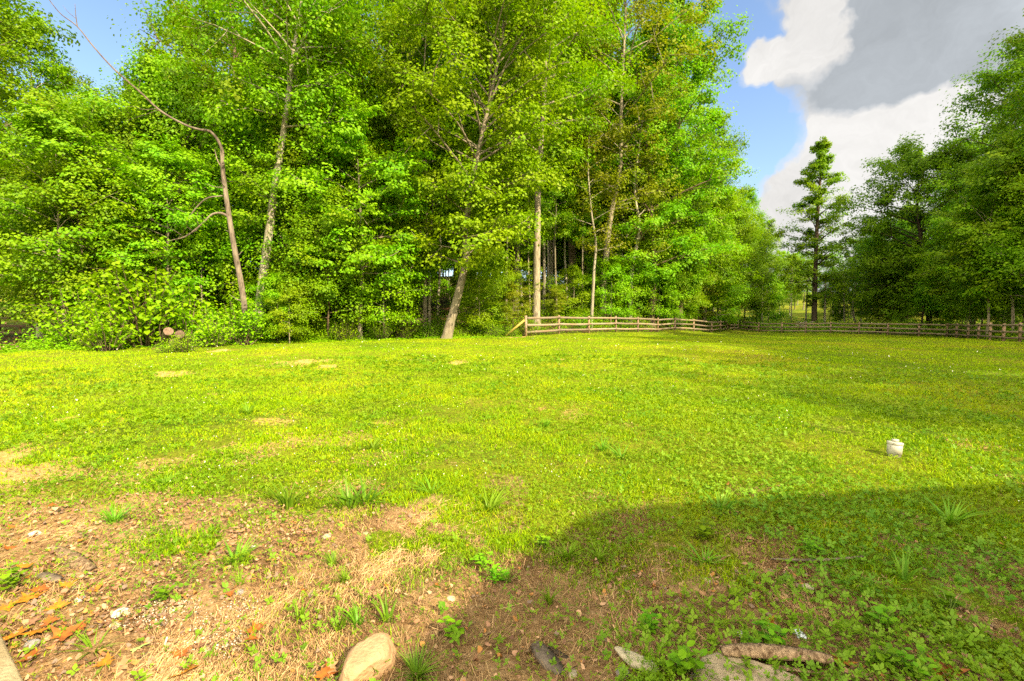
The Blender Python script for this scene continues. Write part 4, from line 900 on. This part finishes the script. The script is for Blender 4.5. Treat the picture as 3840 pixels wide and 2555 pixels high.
tm = [tuft_mesh(1, 34, .14, .0042, .11), tuft_mesh(2, 26, .11, .006, .14), tuft_mesh(3, 40, .085, .002, .06), tuft_mesh(4, 14, .17, .008, .08), tuft_mesh(5, 80, .09, .0022, .085)]
TUFTS = [(1270,2365,3,1.0,'tall grass tuft directly behind the boulder at the bottom'),(1345,2350,3,1.0,'narrow grass tuft behind the top of the boulder'),(1455,2340,3,1.0,'tilted grass tuft at the right shoulder of the boulder'),
 (1120,2330,3,.95,'grass tuft with wide blades left of the boulder on bare soil'),(350,2440,1,.9,'low wide bladed tuft among the yellow leaves at the bottom left'),(1310,1905,0,2.0,'large coarse clump of pale green blades in the left middle'),
 (1080,1900,0,1.9,'coarse clump just left of the largest one'),(1370,1890,1,1.9,'coarse clump touching the largest one on its right'),(1620,1850,1,1.3,'leafy clump in the middle foreground'),(1830,1910,1,1.5,'wide bladed clump near the centre'),
 (1560,2540,4,1.3,'dense grass clump right of the boulder at the bottom edge'),(2130,2090,4,1.2,'dense clump at the edge of the house shadow'),(2060,2260,3,.9,'narrow upright clump inside the shadow edge'),(430,1960,4,1.7,'yellowish grass clump on the bare soil at the left'),
 (880,2110,1,1.2,'flat wide bladed clump on the soil left of centre'),(900,2200,3,.7,'small upright tuft on bare soil left of centre'),(1250,2120,2,1.3,'fine grass tuft on the straw'),(1290,2180,2,1.2,'second fine grass tuft lower on the straw'),
 (2330,1720,1,1.7,'dark green wide bladed clump in the right middle'),(2260,1690,0,1.3,'coarse clump left of the dark wide bladed one'),(2700,1920,1,1.5,'clump of blades in shade at the right'),(2640,2110,1,1.1,'wide bladed weed clump in the shade near the stick'),
 (3390,2180,3,1.2,'tall tuft in the shade at the right'),(620,1820,4,1.4,'grass clump on the soil edge at the left'),(1400,1690,0,1.7,'coarse clump in the sunny middle left'),(930,1550,0,1.7,'coarse clump farther off at the left'),
 (2050,1600,2,1.9,'fine clump in the sunny centre'),(3560,1960,1,1.6,'wide bladed clump at the right in the shade edge'),(1900,2180,2,1.1,'small tuft on straw at the shadow edge'),(2250,2100,4,1.1,'dense tuft right of the shadow edge')]
for i, (u, v, k, s, lab) in enumerate(TUFTS):
    p_ = G(u, v); o = link('grass_tuft', tm[k], None, (p_.x, p_.y, p_.z-.005), (0, 0, random.uniform(0, 6.28)), s); tag(o, lab, 'grass tuft', 'grass tufts in the foreground')
def weed(u, v, s, seed, label, leaf='clover', nst=6, h=.085, ls=.036):
    g = np.random.default_rng(seed); T = Tubes(); cs, ns, lz = [], [], []
    for i in range(nst):
        a = g.random()*2*PI; o_ = .06*g.random(); hh = h*(.6+.6*g.random()); cv = np.array([[0, 0, -.005], [math.cos(a)*o_*.5, math.sin(a)*o_*.5, hh*.6], [math.cos(a)*o_, math.sin(a)*o_, hh]])
        T.add(cv, np.array([.0025, .002, .0012]), 4)
        for k in range(5):
            f = .4+.15*k; aa = a+k*2.4; q = cv[0]*(1-f)+cv[2]*f; cs.append(q+np.array([math.cos(aa), math.sin(aa), .1])*ls*.5); ns.append([math.cos(aa)*-.35, math.sin(aa)*-.35, 1]); lz.append((ls*(.7+.6*g.random()), aa))
    c = np.array(cs); nr = np.array(ns); nr /= np.linalg.norm(nr, axis=1)[:, None]; ln = np.array([q[0] for q in lz]); aa = np.array([q[1] for q in lz])
    u_ = np.stack([np.cos(aa), np.sin(aa), .3+0*aa], 1); u_ /= np.linalg.norm(u_, axis=1)[:, None]; v_ = np.cross(nr, u_)
    shp = [(-.5, 0, 0), (-.2, .28, .03), (.15, .27, .03), (.5, 0, -.10), (.15, -.27, .03), (-.2, -.28, .03)]
    V = np.stack([c+u_*(ln*a_)[:, None]+v_*(ln*b_)[:, None]+nr*(ln*z_)[:, None] for a_, b_, z_ in shp], 1).reshape(-1, 3); k = np.arange(len(c))[:, None]*6
    F = np.vstack([k+[[0, 1, 2, 3]], k+[[0, 3, 4, 5]]]); rn = g.random(len(c)); p_ = G(u, v)
    r = link('weed', None, None, p_, (0, 0, 0), s); tag(r, label, 'weed', 'leafy weeds in the foreground')
    link('stem', T.mesh('weed_stem', ML_stem), r); link('foliage', mesh_from('weed_foliage', V, F, ML[leaf], {'rnd': ('FACE', np.tile(rn, 2))}), r)
ML_stem, n_, out_ = new_mat('weed_stem'); bsdf(n_, out_, (.12, .18, .03), .7)
for a in [(2575,2530,1.4,1,'bright leafy weed with lobed leaves left of the concrete slab'),(2890,2430,1.2,2,'upright pale leafy weed above the split log'),(2800,2440,.9,3,'small seedling weed left of the upright one above the log'),
          (3290,2500,1.1,4,'leafy weed right of the split log'),(3420,2530,1.2,5,'broad leafy weed at the bottom right'),(3050,2080,1.2,6,'weed beside the fallen stick'),(3300,2360,1.3,7,'weed patch in shade at the right'),
          (3560,2300,1.4,8,'taller weed patch in shade near the right margin'),(2040,2060,1.0,9,'broad bright seedling at the edge of the house shadow'),(1700,2400,1.0,10,'small weed on straw right of the boulder'),
          (600,2260,1.0,11,'bright weed on the soil above the grit'),(1810,2130,1.0,12,'leafy weed patch on straw in the centre'),(1860,2180,1.0,13,'second leafy weed patch on straw in the centre'),(2430,2380,1.0,14,'weed in shade above the pale flat stone'),
          (60,2210,1.4,15,'weed at the left margin among the fallen leaves'),(2640,2020,1.6,16,'leafy weed at the left end of the stick shade'),(3655,1262,5.5,17,'small light green sapling alone on the lawn near the right fence')]: weed(*a)

# ------------------------------------------------------------------ small things
def blob_mesh(name, mat, seed, sx, sy, sz, amp=.12, sub=4, cuts=(), freq=2.2, flatb=None):
    import bmesh
    from mathutils import noise as mn
    bm = bmesh.new(); bmesh.ops.create_icosphere(bm, subdivisions=sub, radius=1)
    for v in bm.verts:
        nrm = v.co.normalized(); k = 1+amp*mn.noise(nrm*freq+Vector((seed, 0, 0)))+amp*.35*mn.noise(nrm*freq*3+Vector((0, seed, 0)))
        v.co = nrm*k
        for (nx, ny, nz_, dd) in cuts:
            q = Vector((nx, ny, nz_)).normalized(); e = v.co.dot(q)-dd
            if e > 0: v.co -= q*e*.94
        v.co += nrm*.012*mn.noise(nrm*14)
        v.co = Vector((v.co.x*sx, v.co.y*sy, v.co.z*sz))
    me = bpy.data.meshes.new(name); bm.to_mesh(me); bm.free(); me.materials.append(mat)
    for p_ in me.polygons: p_.use_smooth = True
    return me
def stone_mat(name, a, b, c, sc=12):
    m, n, out = new_mat(name); o_ = objco(n); f = noise(n, o_, sc, 8, .65); g_ = noise(n, o_, sc*.3, 4); h_ = noise(n, o_, sc*5, 4)
    col = mixc(n, ramp(n, f, [(.35, 0.), (.65, 1.)]), a, b); col = mixc(n, ramp(n, g_, [(.5, 0.), (.7, .7)]), col, c)
    bsdf(n, out, col, .9, .12, math_node(n, 'ADD', f, h_), .7, .014); return m
M_boulder = stone_mat('boulder_sandstone', (.27, .165, .085), (.35, .23, .13), (.30, .175, .075))
M_conc = stone_mat('old_concrete', (.27, .215, .135), (.38, .31, .20), (.25, .19, .10), 30)
M_pale = stone_mat('pale_stone', (.30, .26, .17), (.42, .37, .26), (.27, .24, .14))
M_greyst = stone_mat('grey_stone', (.16, .15, .14), (.30, .28, .26), (.22, .20, .17), 25)
M_white = stone_mat('white_stone', (.42, .40, .36), (.55, .53, .49), (.4, .36, .29), 20)
p_ = G(1385, 2520)
o = link('boulder', blob_mesh('boulder', M_boulder, 3.1, .100, .145, .12, .16, 5, [(.72, -.66, -.20, .50), (-.5, .6, .5, .86), (0, -.1, 1, .80)], 1.3), None, (p_.x, p_.y, p_.z+.012), (.0, 0, -.25)); tag(o, 'smooth tan boulder with a broken face, half buried at the bottom edge', 'boulder')
# concrete slab at the bottom right
p_ = G(2790, 2555); o = link('concrete_slab', blob_mesh('concrete_slab', M_conc, 5.2, .30, .20, .085, .16, 5, [(0, 0, 1, .55), (-.9, .3, 0, .75), (.7, .7, .1, .7)], 1.6), None, (p_.x, p_.y-.07, p_.z-.01), (.05, .03, .1)); tag(o, 'rough broken concrete slab lying flat at the bottom edge', 'slab')
p_ = G(2388, 2490); o = link('stone', blob_mesh('stone', M_pale, 2.2, .040, .10, .026, .14, 4, [(0, .1, 1, .5), (.9, .2, .2, .6)], 1.4), None, (p_.x, p_.y, p_.z+.018), (0, 0, .85)); tag(o, 'long pale greenish stone left of the leafy weed at the bottom', 'stone')
for (u, v, s, m_, lab) in [(2335,2528,.034,M_greyst,'dark grey round stone beside the long pale one'),(2610,2545,.03,M_greyst,'small stone below the leafy weed'),(2150,2535,.028,M_pale,'small pinkish stone under the bark strip'),
      (900,2228,.03,M_greyst,'flat grey stone on the soil left of centre'),(1690,2250,.028,M_pale,'small grey pale stone on the straw in the centre'),(1225,2015,.034,M_pale,'flat light stone below the coarse clumps'),(1370,2005,.026,M_pale,'smaller flat light stone right of the other'),
      (120,2420,.035,M_greyst,'blue grey stone near the bottom left slab edge'),(300,2250,.026,M_white,'white stone among yellow leaves at the left'),(130,2005,.035,M_white,'larger white chalky stone at the left margin'),(290,1915,.016,M_white,'small white stone beside the yellow grass clump'),
      (640,2135,.012,M_white,'tiny white pebble on bare soil'),(950,2050,.014,M_white,'small white pebble near the flat weed'),(3030,2210,.04,M_pale,'tan stone sunk in the bare patch below the stick'),(2650,2180,.028,M_pale,'tan stone in shade at the right'),(2785,2385,.026,M_white,'whitish stone among brown leaves above the log'),
      (450,2300,.035,M_white,'crumbly pale grit lump at the lower left'),(430,2350,.03,M_pale,'cream grit lump below the crumbly one')]:
    p_ = G(u, v); o = link('stone', blob_mesh('stone', m_, u*.01, s, s*.8, s*.5, .25, 3), None, (p_.x, p_.y, p_.z+s*.12), (0, 0, u*.1)); tag(o, lab, 'stone', 'small stones in the foreground')
# split log, stick, bark strip, root piece
M_split = bark_mat('split_wood', (.07, .04, .02), (.34, .24, .14), (.26, .16, .08), 30)
def chunk(name, label, cat, A, B, r0, mat, seed, flat=.55, jag=.35, n=16, sides=9, up=.0, bow=0.):
    a = G(*A); b = G(*B); c = (a+b)/2; d_ = b-a; ln = d_.length; g = np.random.default_rng(seed); T = Tubes()
    f = np.linspace(0, 1, n); pts = np.stack([(f-.5)*ln, bow*np.sin(f*PI), 0*f], 1)
    rad = r0*(.25+.75*np.sin(PI*np.clip(f*.9+.06, 0, 1))**.45)*(1+jag*(g.random(n)-.5)*.15)
    T.add(pts, rad, sides, None, 0, 0)
    V = np.vstack(T.V).reshape(n, sides, 3); gr_ = 1+jag*(g.random(sides)-.5)*1.5; ctr = V.mean(1, keepdims=True); V = ctr+(V-ctr)*gr_[None, :, None]*(1+.10*jag*(g.random((n, sides, 1))-.5)); V = V.reshape(-1, 3); V[:, 2] *= flat; me = mesh_from(name, V, [np.vstack(T.F), np.array([range(sides-1, -1, -1)]), np.array([range((n-1)*sides, n*sides)])], mat, smooth=False)
    o = link(name, me, None, (c.x, c.y, c.z+r0*flat*.5+up), (0, -math.atan2(d_.z, math.hypot(d_.x, d_.y)), math.atan2(d_.y, d_.x))); tag(o, label, cat); return o
chunk('split_log', 'splintered tan split log lying across the concrete slab', 'log', (2700, 2480), (3115, 2512), .040, M_split, 1, .6, .8, 26, 9, .035, .015)
chunk('wood_piece', 'thin orange brown splinter lying along the near side of the split log', 'wood piece', (2770, 2520), (3080, 2545), .014, M_split, 21, .6, .5, 16, 6, .02, .01)
chunk('stick', 'long thin pale stick lying in the shaded grass at the right', 'stick', (2890, 2105), (3240, 2095), .010, MB['dead'], 2, .9, .3, 20, 6, .012, -.03)
chunk('stick', 'short thin twig just above the long pale stick', 'stick', (3030, 2082), (3115, 2075), .005, MB['dead'], 3, .9, .3, 8, 5, .01)
chunk('bark_strip', 'curled strip of grey bark on the straw at the bottom', 'bark', (2010, 2420), (2110, 2535), .036, MB['dead'], 4, .45, .6, 14, 8, .0)
chunk('bark_strip', 'thin dark strip of bark right of the curled one', 'bark', (2050, 2430), (2165, 2500), .014, MB['dark'], 5, .5, .5, 10, 6, .004)
chunk('wood_piece', 'weathered root piece half buried in the litter at the left', 'wood piece', (205, 2060), (350, 2145), .042, M_split, 6, .7, .45, 14, 8, -.008)
chunk('wood_piece', 'smaller weathered stub in front of the root piece', 'wood piece', (150, 2160), (230, 2180), .035, MB['dead'], 7, .6, .5, 10, 8, -.008)
chunk('stick', 'dark twig left of the yellow grass clump', 'stick', (190, 1935), (265, 1900), .010, MB['dark'], 8, .9, .3, 8, 5, .008)
chunk('stick', 'thin pale twig at the lower left near the pale leaf', 'stick', (500, 2510), (560, 2450), .004, MB['dead'], 9, .9, .3, 8, 5, .012)
# fallen leaves: lobed maple leaves, flat and slightly curled
def maple_leaf_mesh(seed):
    g = np.random.default_rng(seed); out_ = []
    for k, (a, r) in enumerate([(-90, .16), (-62, .62), (-48, .40), (-28, .50), (-12, .92), (4, .50), (22, .62), (38, .40), (58, .55), (74, .48), (90, 1.05), (106, .48), (122, .55), (142, .40), (158, .62), (176, .50), (192, .92), (208, .50), (228, .40), (242, .62)]):
        out_.append((math.cos(math.radians(a))*r*(.9+.2*g.random()), math.sin(math.radians(a))*r*(.9+.2*g.random())))
    V = [(0, 0, 0)]+[(x_*.5, y_*.5, .0) for x_, y_ in out_]+[(x_, y_, 0) for x_, y_ in out_]
    V = np.array(V); n = len(out_); ca, cb_ = g.normal(0, .28), g.normal(0, .28)
    V[:, 2] = .12*np.abs(V[:, 0])+ca*V[:, 0]**2+cb_*V[:, 1]**2+.06*g.random(len(V))
    F3 = [(0, 1+k, 1+(k+1) % n) for k in range(n)]; F4 = [(1+k, 1+n+k, 1+n+(k+1) % n, 1+(k+1) % n) for k in range(n)]
    return V, F3, F4
def leafc(name, a, b):
    m, n, out = new_mat(name); f = noise(n, objco(n), 3, 5); bsdf(n, out, mixc(n, ramp(n, f, [(.35, 0.), (.6, 1.)]), a, b), .6, .25); return m
LC = {'yellow': leafc('fallen_leaf_yellow', (.38, .165, .008), (.26, .10, .01)), 'orange': leafc('fallen_leaf_orange', (.28, .095, .010), (.18, .055, .01)),
      'brown': leafc('fallen_leaf_brown', (.24, .13, .07), (.14, .07, .035)), 'green': leafc('fallen_leaf_green', (.36, .48, .14), (.28, .40, .10)), 'tan': leafc('fallen_leaf_tan', (.34, .20, .09), (.26, .14, .06))}
lm = {}
for cn, m_ in LC.items():
    for k in range(3):
        V, F3, F4 = maple_leaf_mesh(hash(cn) % 7+k*5+len(cn)); lm[cn, k] = mesh_from('fallen_leaf', V, [np.array(F3), np.array(F4)], m_)
FL = [(200,1905,.055,'orange'),(260,1895,.05,'yellow'),(90,2140,.06,'yellow'),(60,2210,.05,'orange'),(110,2260,.085,'yellow'),(30,2290,.06,'yellow'),(150,2225,.06,'orange'),(250,2210,.055,'yellow'),(360,2220,.05,'yellow'),(90,2180,.05,'yellow'),
      (220,2290,.065,'yellow'),(60,2400,.09,'yellow'),(140,2385,.075,'yellow'),(180,2350,.06,'orange'),(240,2400,.085,'orange'),(300,2370,.05,'orange'),(520,2445,.055,'green'),(540,2085,.035,'brown'),(620,2170,.04,'brown'),(400,2500,.06,'yellow'),(460,2515,.07,'tan'),
      (680,2470,.055,'orange'),(690,2540,.085,'yellow'),(960,2375,.06,'orange'),(940,2410,.05,'orange'),(865,2242,.035,'orange'),(1060,2470,.045,'brown'),(1240,2520,.07,'tan'),(1220,2545,.06,'orange'),(2810,2030,.06,'tan'),(2300,2160,.05,'brown'),(2880,2350,.055,'yellow'),
      (2870,2400,.06,'tan'),(3160,2500,.06,'yellow'),(3550,2540,.09,'orange'),(120,2480,.06,'orange'),(130,2345,.05,'brown'),(820,2020,.05,'brown'),(1090,2060,.05,'brown'),(1130,2090,.055,'brown'),(2720,2420,.055,'brown'),(2760,2470,.06,'brown'),(2700,2110,.05,'brown'),(300,2040,.035,'yellow'),
      (1140,2230,.035,'orange'),(1640,2205,.02,'orange'),(1450,2208,.025,'orange'),(30,2070,.05,'orange'),(110,2040,.035,'yellow'),(320,2500,.05,'brown'),(750,2440,.045,'brown'),(40,1990,.045,'orange'),(3020,2170,.045,'tan'),(2635,2240,.04,'tan')]
for i, (u, v, s, cn) in enumerate(FL):
    p_ = G(u, v); o = link('fallen_leaf', lm[cn, i % 3], None, (p_.x, p_.y, p_.z+.02), (random.uniform(-.3, .3), random.uniform(-.3, .3), random.uniform(0, 6.28)), s*1.0)
    if cn == 'green': tag(o, 'pale green lobed leaf lying on the litter at the bottom left', 'leaf')
    else: tag(o, {'yellow': 'golden yellow lobed fallen leaf lying on the brown litter', 'orange': 'curled orange fallen leaf lying on the brown litter', 'brown': 'dull brown lobed fallen leaf lying on the soil', 'tan': 'light tan lobed fallen leaf lying on the ground'}[cn], 'leaf', cn+' fallen leaves')
# white cleanout pipe
def lathe(prof, mat, name, seg=40):
    T_ = []; th = np.arange(seg)/seg*2*PI
    for r_, z_ in prof: T_.append(np.stack([np.cos(th)*r_, np.sin(th)*r_, np.full(seg, z_)], 1))
    V = np.vstack(T_); i = np.arange(len(prof)-1)[:, None]*seg; j = np.arange(seg)[None, :]; j1 = (j+1) % seg
    F = np.stack([i+j, i+j1, i+seg+j1, i+seg+j], -1).reshape(-1, 4)
    return mesh_from(name, V, [F, np.array([range((len(prof)-1)*seg, len(prof)*seg)])], mat, smooth=False)
M_pvc, n_, out_ = new_mat('dirty_white_plastic'); sp = noise(n_, objco(n_), 45, 4, .7); gr = noise(n_, objco(n_), 9, 5)
bsdf(n_, out_, mixc(n_, ramp(n_, gr, [(.45, 0.), (.75, .7)]), mixc(n_, ramp(n_, sp, [(.56, 0.), (.64, 1.)]), (.36, .345, .27), (.10, .085, .06)), (.25, .22, .13)), .5, .4)
p_ = G(3352, 1712); r = link('cleanout_pipe', None, None, p_, (0, .10, .5)); tag(r, 'short white plastic drain pipe with square-topped cap standing in the grass', 'pipe')
link('pipe', lathe([(.060, -.1), (.060, .032), (.066, .034), (.066, .125), (.062, .128)], M_pvc, 'pipe'), r)
cp = link('cap', lathe([(.064, .127), (.0695, .130), (.0705, .134), (.0705, .150), (.068, .154), (.05, .157), (.001, .157)], M_pvc, 'cap'), r)
V, F = box_verts((-.030, 0, .170), (.030, 0, .170), .045, .026); link('cap_nut', mesh_from('cap_nut', V, F, M_pvc), cp)
# scraps
M_plas, n_, out_ = new_mat('scrap_plastic'); bsdf(n_, out_, (.55, .60, .66), .25, .5)
p_ = G(2995, 2385); o = link('plastic_scrap', blob_mesh('plastic_scrap', M_plas, 9, .020, .035, .012, .7, 3, (), 4), None, (p_.x, p_.y, p_.z+.012), (0, 0, .3)); tag(o, 'crumpled clear plastic scrap on brown leaves right of the weeds', 'litter')
T = Tubes(); T.add(np.array([[-.03, 0, 0], [.03, 0, 0]]), np.array([.004, .004]), 8); p_ = G(622, 2420); o = link('paper_stub', T.mesh('paper_stub', M_white), None, (p_.x, p_.y, p_.z+.016), (0, .1, -1.1)); tag(o, 'thin white stub lying on the litter at the lower left', 'litter')
# porch step at the bottom left
M_step = stone_mat('porch_step_concrete', (.21, .17, .10), (.29, .24, .145), (.19, .15, .08), 14)
a = G(62, 2555); b = G(0, 2425); a = Vector((a.x, a.y, 0)); b = Vector((b.x, b.y, 0)); t = (a-b).normalized(); nrm = Vector((-t.y, t.x, 0)); nrm = nrm if nrm.x < 0 else -nrm
A0 = a+t*.9; B0 = b-t*1.4; top = .075; V = []
for q, zz in ((A0, -.3), (B0, -.3), (B0+nrm*1.2, -.3), (A0+nrm*1.2, -.3), (A0, top-.01), (B0, top-.01), (B0+nrm*1.2, top-.01), (A0+nrm*1.2, top-.01)): V.append((q.x, q.y, zz))
for q in (A0+nrm*.01, B0+nrm*.01, B0+nrm*1.2, A0+nrm*1.2): V.append((q.x, q.y, top))
off = t.cross(Vector((0, 0, 1)))
o = link('porch_step', mesh_from('porch_step', np.array(V), [np.array([(0,1,5,4),(1,2,6,5),(2,3,7,6),(3,0,4,7),(4,5,9,8),(5,6,10,9),(6,7,11,10),(7,4,8,11),(8,9,10,11)])], M_step)); tag(o, 'cream concrete step whose corner shows at the bottom left', 'step')
# sawn logs at the woods edge
M_cut = bark_mat('sawn_end', (.07, .045, .032), (.17, .115, .08), (.11, .075, .05), 14)
def log(u, v, d, r_, ln, az, el, label, seed):
    g = np.random.default_rng(seed); c = at(u, v, d); dv = np.array([math.cos(az)*math.cos(el), math.sin(az)*math.cos(el), math.sin(el)]); n = 14
    T = Tubes(); T.add(np.outer(np.linspace(0, 1, n), dv*ln), np.full(n, r_)*(1+.1*(g.random(n)-.5)), 16, g, 0, .08)
    rt = link('sawn_log', None, None, c); tag(rt, label, 'log')
    link('bark', T.mesh('log_bark', MB['brown']), rt)
    V = T.V[0][:16]; q = V.mean(0); V = np.vstack([(V-q)*.97+q-dv*.004, [q-dv*.006]]); F = np.array([(i, (i+1) % 16, 16) for i in range(16)]); link('cut_face', mesh_from('cut_face', V, F, M_cut), rt)
log(632, 1243, 17.9, .17, 1.0, 2.3, -.35, 'left sawn log end showing its rough pale face under the tallest shrub', 1)
log(674, 1254, 17.8, .17, 1.0, 2.0, -.35, 'right sawn log end showing its pale face under the tallest shrub', 2)
log(655, 1290, 17.95, .22, .9, 1.9, -.2, 'lower dark log end beneath the two pale ones', 3)
log(1488, 1212, 26, .17, 2.0, .9, .05, 'small log end poking from the undergrowth below the low rail fence', 4)
for (u, d, k, s_, lab) in [(628,16.9,2,.62,'light low shrub half hiding the sawn log ends'),(690,17.0,0,.6,'small shrub at the right foot of the sawn logs')]:
    q = P(u, d); K_shrub[k].put(q.x, q.y, s_, lab, None)
# brush pile beyond the far fence
g = np.random.default_rng(12); T = Tubes(); pb = P(3020, 62)
for i in range(120):
    a = g.random()*PI; c = np.array([g.normal(0, 2.0), g.normal(0, .7), 0]); c[2] = .1+.8*g.random()*math.exp(-(c[0]/2.4)**2); l_ = .5+1.3*g.random(); dv = np.array([math.cos(a), math.sin(a)*.6, g.normal(0, .2)])*l_/2
    T.add(np.array([c-dv, c+g.normal(0, .05, 3), c+dv]), np.array([.045, .035, .015])*(.5+g.random()), 5)
o = link('brush_pile', T.mesh('brush_pile', MB['pale']), None, (pb.x, pb.y, pb.z+.35)); tag(o, 'heap of pale cut branches just beyond the far fence', 'brush pile')
# ------------------------------------------------------------------ the house behind the camera (it shades the bottom right of the lawn)
M_siding, n_, out_ = new_mat('house_siding'); wv = nn(n_, 'ShaderNodeTexWave', wave_type='BANDS', bands_direction='Z'); setin(wv, Scale=2.4); L(n_, pos(n_), wv.inputs[0]); bsdf(n_, out_, (.55, .53, .47), .7, .2, wv.outputs[1], .3, .01)
M_roof, n_, out_ = new_mat('house_shingle'); bsdf(n_, out_, ramp(n_, noise(n_, pos(n_), 9, 5), [(.3, (.05, .045, .04)), (.7, (.11, .10, .09))]), .95, .1)
EAVE = []
for (u, v) in [(3840,1805),(3258,1838),(2769,1900),(2480,1962),(2320,2030),(2190,2110),(2050,2280),(1860,2460),(1690,2590)]:
    q = G(u, v); k = (3.2-q.z)/math.tan(SUN_EL); EAVE.append((q.x+k*math.sin(SUN_BEAR), q.y+k*math.cos(SUN_BEAR)))
EAVE = [(16, -10), (16, EAVE[0][1]+.3)] + EAVE + [(.9, -3.4), (.9, -10)]
EAVE = EAVE[::-1]
c0 = np.mean(EAVE, 0); r = link('house', None, None, (0, 0, 0)); tag(r, 'house with shingled roof behind the viewer, casting the near shadow', 'house')
def poly_prism(pts, z0, z1): 
    n = len(pts); V = [(x_, y_, z0) for x_, y_ in pts]+[(x_, y_, z1) for x_, y_ in pts]; return V, [[(i, (i+1) % n, n+(i+1) % n, n+i)] for i in range(n)]
wp = [tuple(np.array(q)+(c0-np.array(q))/np.linalg.norm(c0-np.array(q))*.6) for q in EAVE]
V, Fs = poly_prism(wp, -.2, 2.98); link('wall', mesh_from('wall', np.array(V), [np.array(f) for f in Fs]+[np.array([range(len(wp))])], M_siding), r)
n = len(EAVE); V = [(x_, y_, 3.0) for x_, y_ in EAVE]+[(x_, y_, 3.16) for x_, y_ in EAVE]+[(x_+(c0[0]-x_)*.75, y_+(c0[1]-y_)*.75, 5.0) for x_, y_ in EAVE]
F = [(i, (i+1) % n, n+(i+1) % n, n+i) for i in range(n)]+[(n+i, n+(i+1) % n, 2*n+(i+1) % n, 2*n+i) for i in range(n)]
link('roof', mesh_from('roof', np.array(V), [np.array(F), np.array([range(2*n, 3*n)]), np.array([range(n-1, -1, -1)])], M_roof), r)
